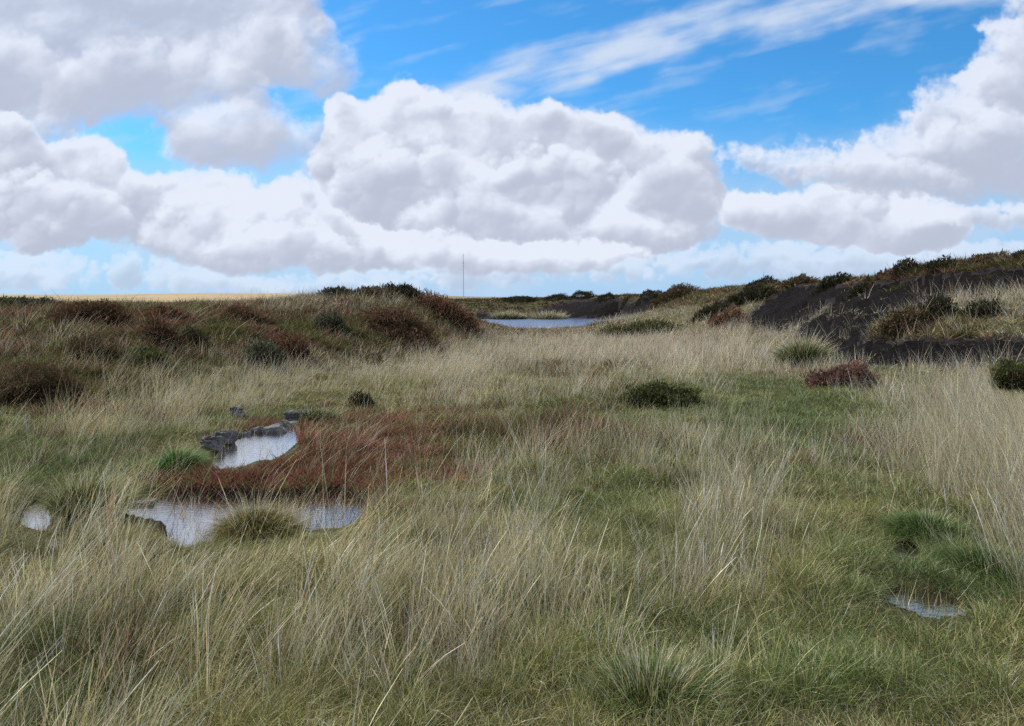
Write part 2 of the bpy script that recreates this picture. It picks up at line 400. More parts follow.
# polar grid: fine ahead, coarser behind
AZ = np.radians(np.concatenate([np.arange(-180, -52, 4.0), np.arange(-52, 52, 0.16), np.arange(52, 180.1, 4.0)]))
RR = np.concatenate([np.geomspace(0.35, 130, 430), np.geomspace(138, 9000, 60)])
NR0 = 430
GA, GR_ = np.meshgrid(AZ, RR)
TX, TY = GR_*np.sin(GA), GR_*np.cos(GA)
def rbf(x, y):
    q = lp(x, y).reshape(-1, 2)
    out = np.empty(len(q))
    for i in range(0, len(q), 20000):
        c = q[i:i+20000]
        out[i:i+20000] = np.linalg.norm(c[:, None] - cp[None], axis=-1) @ wts[:-1] + wts[-1]
    return out.reshape(np.shape(x))
TZ = rbf(TX, TY)
side = np.clip((np.abs(np.degrees(GA)) - 55)/40, 0, 1)
TZ = TZ*(1-side) + 0.3*side*fbm(TX/9, TY/9, 5, 3)
# hummocks and tussocky relief
amp = np.clip(GR_/6, 0.35, 1)
bankness = np.clip(TZ/0.8, 0, 1)*(GR_ > 10)
TZ = TZ + amp*(0.10*fbm(TX/1.6, TY/1.6, 61, 4) + 0.10*fbm(TX/0.42, TY/0.42, 62, 3)) + bankness*(0.16*fbm(TX/2.6, TY/2.6, 63, 4) + 0.10*fbm(TX/0.9, TY/0.9, 64, 4))
# distant moor
far = sstep(GR_, 100, 260)
dg = np.degrees(GA)
rise = (0.0 + GR_*0.00035)*(sstep(GR_, 300, 2500)) 
ridge = (CAM_H + GR_*np.interp(dg, [-60, -40, -29, -20, -14, -6, -3, 0, 4, 8, 20, 60], [0.0030, 0.0032, 0.0036, 0.0058, 0.0050, 0.0028, 0.0018, 0.0010, 0.0012, 0.0015, 0.002, 0.003]))
hill = -8 + (ridge + 8)*sstep(GR_, 500, 2600) + 2.2*fbm(TX/260, TY/260, 70, 4)*sstep(GR_, 200, 800)
hill = np.where(GR_ > 2700, ridge + 1.5*fbm(TX/260, TY/260, 70, 4) - (GR_-2700)*0.02, hill)
TZ = TZ*(1-far) + far*hill

PXg, PYg = project(TX, TY, TZ)
def inpoly(px, py, poly):
    c = np.zeros(np.shape(px), bool); n = len(poly)
    for i in range(n):
        x1, y1 = poly[i]; x2, y2 = poly[(i+1) % n]
        if y1 == y2: continue
        t = ((y1 > py) != (y2 > py)) & (px < (x2-x1)*(py-y1)/(y2-y1) + x1)
        c ^= t
    return c
# pools: (pixel outline, water level); the ground is dug out under each
WATER = {
 'main': ([(108, 508), (128, 500), (150, 497), (200, 496), (232, 497), (262, 500), (300, 498), (345, 496), (362, 503), (368, 522), (340, 536), (300, 540), (262, 541), (235, 538), (218, 544), (186, 552), (168, 545), (160, 528), (120, 520)], -0.10),
 'upper': ([(212, 458), (232, 446), (246, 436), (262, 431), (285, 426), (298, 430), (296, 444), (282, 456), (262, 463), (240, 468), (216, 470)], -0.04),
 'side': ([(24, 508), (34, 503), (46, 506), (50, 520), (46, 532), (30, 535), (24, 522)], -0.10),
 'lower_side': ([(44, 543), (58, 536), (66, 540), (62, 554), (48, 556)], -0.10),
 'right': ([(884, 594), (900, 592), (925, 598), (955, 604), (972, 608), (965, 617), (940, 618), (905, 610), (888, 603)], -0.03),
 'right_small': ([(892, 548), (905, 544), (918, 546), (916, 556), (898, 558)], -0.03),
 'pond': ([(474, 321), (486, 319), (520, 318.6), (560, 318.2), (590, 318.6), (612, 318.8), (604, 321), (590, 323.5), (585, 326), (560, 327.5), (530, 328.5), (500, 330), (486, 326)], -0.16),
}
def ground_pt(px, py, z):
    a, b = ray(px, py)
    D = (z - CAM_H)/b
    return a*D, D
WPOLY = {}
for k, (poly, lev) in WATER.items():
    WPOLY[k] = np.array([ground_pt(px, py, lev) for px, py in poly])
def poly_dist(x, y, P):
    """signed distance, negative inside"""
    d = np.full(np.shape(x), 1e9); ins = np.zeros(np.shape(x), bool)
    n = len(P)
    for i in range(n):
        a = P[i]; b = P[(i+1) % n]; e = b - a
        t = np.clip(((x-a[0])*e[0] + (y-a[1])*e[1])/(e@e), 0, 1)
        d = np.minimum(d, np.hypot(x-a[0]-t*e[0], y-a[1]-t*e[1]))
        c = (a[1] > y) != (b[1] > y)
        with np.errstate(divide='ignore', invalid='ignore'):
            ins ^= c & (x < e[0]*(y-a[1])/(e[1] if e[1] else 1e-9) + a[0])
    return np.where(ins, -d, d)
wet = np.full(TX.shape, 9.0)
for k, P_ in WPOLY.items():
    lev = WATER[k][1]
    s_ = 6.0 if k == 'pond' else 1.0
    near = (TX > P_[:, 0].min()-2*s_) & (TX < P_[:, 0].max()+2*s_) & (TY > P_[:, 1].min()-2*s_) & (TY < P_[:, 1].max()+2*s_)
    d = poly_dist(TX[near], TY[near], P_) + 0.05*s_*fbm(TX[near]/(.3*s_), TY[near]/(.3*s_), 80, 3)
    z = TZ[near]
    bed = lev - 0.05 - np.clip(-d, 0, 0.3*s_)*0.4/s_
    if k == 'pond': f = sstep(d, 1.8, 0.0)
    else: f = sstep(d, 0.22, 0.0)
    rim = np.where(d > 0, lev + 0.02, bed)
    z = z*(1-f) + rim*f
    # keep banks just outside the water above its level
    z = np.where(d > 0.02, np.where(wet[near] < 0, z, np.maximum(z, lev + 0.012)), np.minimum(z, lev - 0.02))
    TZ[near] = z
    wet[near] = np.minimum(wet[near], d/s_)

PXg, PYg = project(TX, TY, TZ)
ahead = TY > 0.3

# bare peat faces (outline in the photograph, at the distance the bank has there)
PEAT = [
 ([(744, 323), (752, 312), (772, 296), (785, 287), (818, 285), (850, 284), (850, 290), (830, 300), (812, 316), (796, 326), (778, 330), (758, 331)], 24, 42),
 ([(845, 286), (880, 279), (920, 274), (960, 270), (1024, 264), (1100, 259), (1300, 255), (1300, 285), (1024, 287), (985, 294), (945, 301), (912, 308), (880, 320), (862, 333), (850, 340), (828, 352), (806, 352), (800, 338), (800, 326), (818, 314), (832, 302)], 17, 34),
 ([(826, 344), (850, 334), (884, 336), (930, 340), (1017, 336), (1100, 334), (1400, 332), (1400, 352), (1017, 356), (960, 362), (885, 364), (826, 362)], 12, 22),
 ([(530, 317), (545, 309), (560, 304), (577, 300), (600, 299), (618, 299), (630, 303), (642, 299), (664, 298), (662, 304), (648, 311), (629, 314), (600, 318), (575, 319)], 50, 90),
 ([(476, 312), (500, 314), (520, 316), (500, 318.5), (476, 319)], 60, 90),
]
def peat_mask(px, py, r):
    n1 = 5*fbm(px/22, py/9, 91, 3); n2 = 3.5*fbm(px/22 + 31, py/8, 92, 3)
    m = np.zeros(np.shape(px), bool)
    for poly, r0, r1 in PEAT:
        k = np.clip(20/np.maximum(r, 1), 0.25, 1)
        m |= inpoly(px + n1*k, py + n2*k, poly) & (r > r0) & (r < r1)
    return m
peat = peat_mask(PXg, PYg, GR_) & ahead
gul = blur(peat.astype(np.float32), 3)
TZ = TZ + gul*(0.24*fbm(TX/1.1, TY/1.6, 95, 5, 0.62, ridged=True) + 0.10*fbm(TX/0.33, TY/0.33, 96, 3) - 0.12)
peat_soft = blur(peat.astype(np.float32), 2)

def build_grid(name, rows, mat, keep=None, attrs=None):
    i0, i1 = rows
    nr, na = i1 - i0, len(AZ)
    co = np.stack([TX[i0:i1], TY[i0:i1], TZ[i0:i1]], -1).reshape(-1, 3)
    r, c = np.meshgrid(np.arange(nr-1), np.arange(na-1), indexing='ij')
    q = np.stack([r*na + c, r*na + c + 1, (r+1)*na + c + 1, (r+1)*na + c], -1).reshape(-1, 4)[:, ::-1]
    if keep is not None: q = q[keep[i0:i1-1, :-1].reshape(-1)]
    used, inv = np.unique(q, return_inverse=True)
    co = co[used]; q = inv.reshape(-1, 4)
    return mesh_np(name, co, q, mat, {k: v[i0:i1].reshape(-1)[used] for k, v in (attrs or {}).items()}, smooth=True)

def mesh_np(name, co, faces, mat, attrs=None, smooth=False, parent=None, cols=None):
    me = bpy.data.meshes.new(name)
    nv, nf, k = len(co), len(faces), faces.shape[1]
    me.vertices.add(nv); me.vertices.foreach_set('co', np.ascontiguousarray(co, np.float32).ravel())
    me.loops.add(nf*k); me.loops.foreach_set('vertex_index', np.ascontiguousarray(faces, np.int32).ravel())
    me.polygons.add(nf)
    me.polygons.foreach_set('loop_start', np.arange(0, nf*k, k, dtype=np.int32))
    if smooth: me.polygons.foreach_set('use_smooth', np.ones(nf, bool))
    me.update(calc_edges=True)
    for an, v in (attrs or {}).items():
        a = me.attributes.new(an, 'FLOAT', 'POINT'); a.data.foreach_set('value', np.ascontiguousarray(v, np.float32))
    if cols is not None:
        a = me.attributes.new('tint', 'FLOAT_COLOR', 'POINT')
        a.data.foreach_set('color', np.ascontiguousarray(np.concatenate([cols, np.ones((len(cols), 1))], 1), np.float32).ravel())
    me.materials.append(mat)
    o = bpy.data.objects.new(name, me); COL.objects.link(o)
    if parent: o.parent = parent
    return o

def tag(o, label=None, cat=None, group=None, kind=None):
    for k, v in (('label', label), ('category', cat), ('group', group), ('kind', kind)):
        if v: o[k] = v
    return o

def material(name):
    m = bpy.data.materials.new(name); m.use_nodes = True
    n = NT(m.node_tree); n.n.clear()
    out = n.node('ShaderNodeOutputMaterial')
    return m, n, out

# ---- ground material: thatch, moss and wet peat between the plants
mg, n, out = material("moor_ground")
pos = n.node('ShaderNodeNewGeometry').outputs['Position']
n1 = n.noise(pos, 0.9, 6, 0.6); n2 = n.noise(pos, 14, 6, 0.7); n3 = n.noise(pos, 3.1, 5, 0.6)
c = n.mix(n.mr(n1, 0.35, 0.65), srgb(60, 60, 38), srgb(80, 76, 50))
c = n.mix(n.mr(n3, 0.45, 0.7), c, srgb(66, 58, 40))
c = n.mix(n.mr(n2, 0.5, 0.75), c, srgb(98, 90, 64))
wt = n.node('ShaderNodeAttribute', attribute_name='wet').outputs['Fac']
c = n.mix(n.mr(wt, 0.12, 0.0), c, srgb(40, 33, 27))
c = n.mix(n.mr(n.node('ShaderNodeAttribute', attribute_name='peaty').outputs['Fac'], 0.1, 0.5), c, srgb(42, 36, 38))
bp = n.node('ShaderNodeBsdfPrincipled', {'Base Color': c, 'Roughness': 1.0, 'Specular IOR Level': 0.1})
n.l.new(n.node('ShaderNodeBump', {'Height': n2, 'Strength': 0.8, 'Distance': 0.04}).outputs[0], bp.inputs['Normal'])
n.l.new(bp.outputs[0], out.inputs[0])

mp_, n, out = material("bare_peat")
pos = n.node('ShaderNodeNewGeometry').outputs['Position']
n1 = n.noise(pos, 1.3, 6, 0.62); n2 = n.noise(n.v('MULTIPLY', pos, (1, 1, 2.5)), 9, 8, 0.72); n3 = n.noise(pos, 40, 4, 0.7)
c = n.mix(n.mr(n1, 0.35, 0.7), srgb(14, 11, 11), srgb(28, 22, 21))
c = n.mix(n.m('MULTIPLY', n.mr(n2, 0.52, 0.66), 0.8), c, srgb(62, 50, 44))
c = n.mix(n.m('MULTIPLY', n.mr(n3, 0.6, 0.75), 0.5), c, srgb(84, 74, 66))
bp = n.node('ShaderNodeBsdfPrincipled', {'Base Color': c, 'Roughness': 1.0, 'Specular IOR Level': 0.12})
hh_ = n.m('MULTIPLY_ADD', n2, 1.0, n.m('MULTIPLY', n1, 2.0))
n.l.new(n.node('ShaderNodeBump', {'Height': hh_, 'Strength': 1.0, 'Distance': 0.35}).outputs[0], bp.inputs['Normal'])
n.l.new(bp.outputs[0], out.inputs[0])

mh, n, out = material("far_moor")
pos = n.node('ShaderNodeNewGeometry').outputs['Position']
sp = n.node('ShaderNodeSeparateXYZ', {0: pos})
azm = n.m('MULTIPLY', n.m('ARCTAN2', sp.outputs[0], sp.outputs[1]), 57.29578)
q = n.v('MULTIPLY', pos, (1.0, 1.0, 1.0))
n1 = n.noise(q, 0.006, 7, 0.65); n2 = n.noise(q, 0.03, 6, 0.7)
gold = n.mix(n.mr(n1, 0.42, 0.62), srgb(172, 152, 124), srgb(156, 144, 112))
gold = n.mix(n.mr(n2, 0.55, 0.75), gold, srgb(150, 120, 84))
dull = n.mix(n.mr(n1, 0.40, 0.62), srgb(126, 118, 108), srgb(150, 136, 112))
dull = n.mix(n.mr(n2, 0.5, 0.7), dull, srgb(92, 84, 84))
c = n.mix(n.mr(azm, -12.0, -6.0), gold, dull)
n.l.new(n.node('ShaderNodeBsdfDiffuse', {'Color': c}).outputs[0], out.inputs[0])

# ---- water
mw, n, out = material("pool_water")
pos = n.node('ShaderNodeNewGeometry').outputs['Position']
b1 = n.noise(n.v('MULTIPLY', pos, (1.0, 2.2, 1)), 16, 4, 0.6); b2 = n.noise(pos, 60, 3, 0.6)
hgt = n.m('ADD', b1, n.m('MULTIPLY', b2, 0.3))
bmp = n.node('ShaderNodeBump', {'Height': hgt, 'Strength': 0.16, 'Distance': 0.02})
gl = n.node('ShaderNodeBsdfGlossy', {'Color': (1.0, 1.0, 1.0, 1), 'Roughness': 0.06, 'Normal': bmp.outputs[0]})
df = n.node('ShaderNodeBsdfDiffuse', {'Color': (0.035, 0.028, 0.022, 1)})
fr = n.node('ShaderNodeFresnel', {'IOR': 2.3, 'Normal': bmp.outputs[0]}).outputs[0]
n.l.new(n.node('ShaderNodeMixShader', {0: n.m('MULTIPLY_ADD', fr, 1.2, 0.45, clamp=True), 1: df.outputs[0], 2: gl.outputs[0]}).outputs[0], out.inputs[0])
mw2, n, out = material("pond_water")
pos = n.node('ShaderNodeNewGeometry').outputs['Position']
b1 = n.noise(n.v('MULTIPLY', pos, (0.6, 1.6, 1)), 2.6, 5, 0.65)
bmp = n.node('ShaderNodeBump', {'Height': b1, 'Strength': 0.55, 'Distance': 0.06})
gl = n.node('ShaderNodeBsdfGlossy', {'Color': (0.66, 0.78, 0.98, 1), 'Roughness': 0.18, 'Normal': bmp.outputs[0]})
df = n.node('ShaderNodeBsdfDiffuse', {'Color': (0.05, 0.055, 0.07, 1)})
n.l.new(n.node('ShaderNodeMixShader', {0: 0.72, 1: df.outputs[0], 2: gl.outputs[0]}).outputs[0], out.inputs[0])

fk = peat[:-1, :-1] & peat[1:, 1:]
fkeep = np.zeros(TX.shape, bool); fkeep[:-1, :-1] = fk
g_o = build_grid("ground", (0, NR0), mg, ~fkeep, {'wet': wet, 'peaty': peat_soft})
tag(g_o, "boggy moor ground of thatch and moss under the grass", kind='structure')
p_o = build_grid("peat_ground", (0, NR0), mp_, fkeep)
tag(p_o, "dark bare peat exposed on the eroded bank faces", kind='structure')
h_o = build_grid("hills", (NR0-1, len(RR)), mh)
tag(h_o, "low golden and dull brown moorland hills on the horizon", kind='structure')

WL = {'main': ("puddle", "pale sky-reflecting puddle around the grass tussock in front of the red patch"),
      'upper': ("puddle", "bright narrow puddle beside the row of grey stones"),
      'side': ("puddle", "small puddle deep in grass at the picture's left edge"),
      'lower_side': ("puddle", "tiny glint of water half hidden by leaning straw, just below the left-edge puddle"),
      'right': ("puddle", "thin pale puddle among green grass at lower right"),
      'right_small': ("puddle", "tiny round puddle under the green tussock above the thin one"),
      'pond': ("pond", "wide blue-grey pond below the far peat bank")}
for k, P_ in WPOLY.items():
    lev = WATER[k][1]; s_ = 1.2 if k == 'pond' else 0.14
    # grow the sheet a little so that it runs in under the banks
    c_ = P_.mean(0); m = len(P_)
    pts = []
    for i in range(m):
        e = P_[(i+1) % m] - P_[i-1]; nn = np.array([e[1], -e[0]]); nn /= max(np.linalg.norm(nn), 1e-9)
        if (P_[i]-c_) @ nn < 0: nn = -nn
        pts.append(P_[i] + nn*s_)
    bm = bmesh.new()
    vs = [bm.verts.new((p[0], p[1], lev)) for p in pts]
    area = sum(pts[i-1][0]*pts[i][1] - pts[i][0]*pts[i-1][1] for i in range(m))
    f = bm.faces.new(vs if area > 0 else vs[::-1])
    f.normal_update()
    bmesh.ops.triangulate(bm, faces=bm.faces[:])
    me = bpy.data.meshes.new(WL[k][0]); bm.to_mesh(me); bm.free()
    me.materials.append(mw2 if k == 'pond' else mw)
    o = bpy.data.objects.new(WL[k][0], me); COL.objects.link(o)
    tag(o, WL[k][1], kind='structure')

# bilinear height lookup on the built grid
iAZ = np.arange(len(AZ)); iRR = np.arange(len(RR))
def grid_lookup(x, y, *fields):
    a = np.interp(np.arctan2(x, y), AZ, iAZ); r = np.interp(np.log(np.hypot(x, y)), np.log(RR), iRR)
    a0 = np.clip(a.astype(int), 0, len(AZ)-2); r0 = np.clip(r.astype(int), 0, len(RR)-2)
    fa, fr = a-a0, r-r0
    res = []
    for F in fields:
        F = F.astype(float) if F.dtype == bool else F
        res.append(F[r0, a0]*(1-fa)*(1-fr) + F[r0, a0+1]*fa*(1-fr) + F[r0+1, a0]*(1-fa)*fr + F[r0+1, a0+1]*fa*fr)
    return res
def ground_z(x, y): return float(grid_lookup(np.array([x], float), np.array([y], float), TZ)[0][0])
# ------------------------------------------------------------------ plants
def plant_mat(name, trans=0.3, rough=0.6, gloss=0.0):
    m, n, out = material(name)
    at_ = n.node('ShaderNodeAttribute', attribute_name='tint').outputs['Color']
    pos = n.node('ShaderNodeNewGeometry').outputs['Position']
    v_ = n.mr(n.noise(pos, 60, 2, 0.5), 0.3, 0.7, 0.78, 1.22)
    c = n.mix(1.0, at_, n.node('ShaderNodeCombineColor', {0: v_, 1: v_, 2: v_}).outputs[0], 'MULTIPLY')
    d = n.node('ShaderNodeBsdfDiffuse', {'Color': c})
    t = n.node('ShaderNodeBsdfTranslucent', {'Color': c})
    s = n.node('ShaderNodeMixShader', {0: trans, 1: d.outputs[0], 2: t.outputs[0]}).outputs[0]
    if gloss:
        g = n.node('ShaderNodeBsdfGlossy', {'Color': (1, 1, 1, 1), 'Roughness': rough})
        s = n.node('ShaderNodeMixShader', {0: gloss, 1: s, 2: g.outputs[0]}).outputs[0]
    n.l.new(s, out.inputs[0])
    return m
M_GRASS = plant_mat("grass_blade", 0.14, 0.5, 0.015)
M_STRAW = plant_mat("straw_blade", 0.14, 0.5, 0.012)
M_HEATH = plant_mat("heather_leaf", 0.15)
M_TWIG = plant_mat("twig_bark", 0.0)

def blades(base, d0, L, w, bend, cb, ct, segs=3, taper=1.3, head=None):
    """flat tapering blades: base (N,3), start direction, length, width, bend vector, colours at foot and tip"""
    N = len(base)
    t = np.linspace(0, 1, segs + 1)[None, :, None]
    d0 = d0/np.linalg.norm(d0, axis=1, keepdims=True)
    P_ = base[:, None] + d0[:, None]*L[:, None, None]*t + bend[:, None]*L[:, None, None]*t**2
    # face roughly across the line of sight, turned at random
    view = np.stack([base[:, 0], base[:, 1], base[:, 2]*0], 1); view /= np.linalg.norm(view, axis=1, keepdims=True)
    a = rng.normal(0, 0.7, N)
    sd_ = np.stack([view[:, 1]*np.cos(a) + view[:, 0]*np.sin(a), -view[:, 0]*np.cos(a) + view[:, 1]*np.sin(a), np.zeros(N)], 1)
    prof = (1 - np.linspace(0, 1, segs + 1)**taper*0.88)[None, :]
    if head is not None:
        prof = prof*np.ones((N, 1)); prof[:, -2:] += head[:, None]*np.array([[1.2, 0.6]])
    off = sd_[:, None]*(w[:, None]*prof*0.5)[..., None]
    V = np.stack([P_ - off, P_ + off], 2).reshape(-1, 3)
    tt = np.repeat(np.linspace(0, 1, segs + 1), 2)[None, :, None]
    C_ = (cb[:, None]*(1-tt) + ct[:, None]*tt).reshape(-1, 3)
    i = (np.arange(N)*(segs+1)*2)[:, None] + (np.arange(segs)*2)[None, :]
    F = np.stack([i, i+1, i+3, i+2], -1).reshape(-1, 4)
    return V, F, C_

class Heap:
    def __init__(s): s.V = []; s.F = []; s.C = []; s.n = 0
    def add(s, V, F, C_): s.V.append(V); s.F.append(F + s.n); s.C.append(C_); s.n += len(V)
    def build(s, name, mat, parent=None):
        return mesh_np(name, np.concatenate(s.V), np.concatenate(s.F), mat, cols=np.concatenate(s.C), parent=parent)

def pal(cols, N, var=0.18, idx=None):
    c = np.array([srgb(*q) for q in cols])
    i = rng.integers(0, len(c), N) if idx is None else idx
    k = np.exp(rng.normal(0, var, (N, 1)))
    return np.clip(c[i]*k*np.exp(rng.normal(0, var*0.3, (N, 3))), 0.002, 0.75)

def bump(px, py, lst):
    s = np.zeros(np.shape(px))
    for cx, cy, rx, ry, a in lst:
        s = s + a*np.exp(-((px-cx)/rx)**2 - ((py-cy)/ry)**2)
    return s
STRAW = [(690, 350, 180, 22, 1.1), (830, 350, 60, 20, .5), (440, 375, 60, 26, .55), (290, 375, 110, 26, .45), (170, 420, 90, 26, .3), (985, 440, 85, 70, .95), (1080, 480, 120, 140, .9),
         (520, 545, 60, 50, .45), (730, 540, 70, 80, .55), (130, 570, 110, 60, .6), (420, 640, 400, 90, .22), (60, 320, 80, 14, .25), (360, 310, 90, 16, .5), (690, 312, 60, 14, .6), (980, 305, 110, 16, .9),
         (500, 395, 60, 20, .3), (60, 690, 60, 50, -.25), (760, 340, 40, 20, .3), (1150, 700, 120, 60, .2), (600, 460, 120, 40, .1),
         (815, 430, 95, 40, -.45), (925, 590, 90, 55, -.5), (650, 402, 60, 16, -.4), (540, 425, 100, 22, -.35), (100, 470, 120, 30, -.2), (330, 440, 90, 40, -.35), (860, 690, 160, 40, -.15), (640, 330, 60, 6, -.3)]
RED = [(310, 455, 80, 34, 1.35), (235, 482, 70, 13, 1.2), (200, 490, 30, 7, .8), (365, 470, 66, 32, 1.0), (430, 426, 60, 18, .5), (410, 452, 50, 28, .5), (540, 331, 130, 4.5, .8), (700, 333, 40, 5, .5), (590, 377, 14, 8, .6), (470, 392, 35, 10, .6), (300, 308, 34, 9, .8), (790, 366, 40, 8, .6),
       (720, 318, 26, 8, .6), (550, 314, 40, 3, .5), (640, 334, 40, 4, .7)]
HEATH = [(90, 312, 110, 20, 1.1), (220, 330, 110, 26, 1.1), (300, 345, 60, 20, .5), (50, 385, 90, 26, .8), (410, 325, 90, 20, .9), (370, 292, 80, 7, .9), (30, 300, 100, 6, 1.0), (150, 345, 60, 15, .5), (400, 345, 50, 8, .5), (480, 322, 20, 6, .6),
         (700, 294, 120, 9, 1.2), (560, 302, 120, 8, 1.8), (700, 316, 70, 8, -.3), (640, 325, 60, 6, .5), (940, 270, 150, 14, 1.6), (930, 328, 70, 14, .75), (850, 280, 60, 8, 1.4), (-120, 330, 120, 60, .8), (1200, 270, 200, 20, .9), (480, 312, 70, 6, .5),
         (560, 440, 90, 20, .3), (500, 440, 60, 16, .3), (560, 375, 60, 10, .3)]
GREEN = [(815, 430, 110, 45, 1.), (925, 590, 110, 60, 1.1), (860, 690, 200, 45, .7), (40, 680, 80, 60, .7), (100, 470, 120, 35, .6), (650, 420, 120, 30, .4), (760, 385, 60, 10, .6), (560, 345, 140, 12, .2), (230, 420, 120, 14, .4), (610, 500, 200, 40, .3), (20, 440, 60, 40, .4), (340, 640, 120, 40, .3)]

def fields(x, y, r, px, py):
    k = np.clip(12/np.maximum(r, 4), 0.3, 2.0)
    qx = px + 26*k*fbm(px/60, py/30, 301, 3); qy = py + 10*k*fbm(px/60, py/30, 311, 3)
    n1 = fbm(x/0.9, y/0.9, 321, 4); n2 = fbm(x/3.5, y/3.5, 331, 3)
    nn = n1*0.45 + n2*0.55
    straw = 0.10 + bump(qx, qy, STRAW) + 1.7*nn + 0.35*sstep(r, 14, 30) - 0.18*sstep(r, 9, 5)
    red = bump(qx, qy, RED)
    red = 0.85*red + (1.2*n1 - 0.18)*np.clip(red*2.5, 0, 1)
    heath = 1.15*bump(qx, qy, HEATH) + 0.6*nn - 0.1
    green = (0.22 + bump(qx, qy, GREEN) + 0.6*fbm(x/1.4, y/1.4, 341, 3))*(1 - 0.75*sstep(r, 15, 24))
    return [np.clip(v, 0, 1.3) for v in (straw, red, heath, green)]

LEANX = ([-300, 0, 300, 420, 560, 820, 900, 1024, 1300], [0.55, 0.55, 0.50, 0.30, 0.10, 0.02, -0.22, -0.42, -0.5])
# outlines (photo pixels) that stay open to view: water, stones
OPEN_ = [WATER[k][0] for k in ('main', 'upper', 'side', 'lower_side', 'right', 'right_small')]
SEE = {0: 0.86, 1: 0.90, 2: 0.78, 3: 0.6, 4: 0.96, 5: 0.92}
STONE_BOX = [(990, 360, 1040, 388), (196, 432, 296, 452), (284, 412, 298, 424)]
def in_view_of_water(P_, sh=0.86):
    px, py = project(P_[:, 0], P_[:, 1], P_[:, 2])
    kill = np.zeros(len(P_))
    for i, poly in enumerate(OPEN_):
        cxy = np.mean(poly, 0)
        jx = px + 22*fbm(px/8, py/4, 621, 3); jy = py + 12*fbm(px/8 + 40, py/4, 631, 3)
        kill = np.maximum(kill, inpoly(jx, jy, [(cxy[0] + (q[0]-cxy[0])*0.96, cxy[1] + (q[1]-cxy[1])*sh) for q in poly])*SEE[i])
    for x0, y0, x1, y1 in STONE_BOX:
        kill = np.maximum(kill, ((px > x0) & (px < x1) & (py > y0) & (py < y1))*0.93)
    return kill

TALL = Heap(); TURF = Heap(); THATCH = Heap(); REDP = Heap(); HEA = Heap()
STRAW_C = [(232, 216, 178), (214, 198, 156), (242, 230, 200), (190, 172, 134), (220, 196, 148)]
STRAW_GREY = [(202, 192, 168), (184, 174, 150), (224, 214, 192), (170, 158, 136)]
STRAW_PINK = [(230, 208, 180), (216, 190, 164), (202, 176, 152), (236, 220, 196)]
GREEN_C = [(90, 108, 48), (76, 98, 42), (104, 118, 56), (112, 118, 60), (64, 88, 38), (122, 122, 66)]
LUSH_C = [(80, 104, 52), (70, 94, 48), (98, 116, 62), (88, 106, 60)]
OLIVE_C = [(128, 128, 70), (140, 134, 80), (112, 116, 60), (150, 140, 90)]
DEAD_C = [(100, 88, 70), (82, 70, 56), (126, 112, 90), (66, 56, 46), (146, 132, 110)]
RED_C = [(126, 66, 64), (110, 54, 56), (138, 82, 78), (94, 52, 52), (146, 110, 96), (104, 92, 68), (116, 62, 60)]
HEATH_C = [(74, 54, 44), (88, 62, 50), (62, 52, 38), (70, 66, 42), (54, 56, 36), (96, 76, 58)]

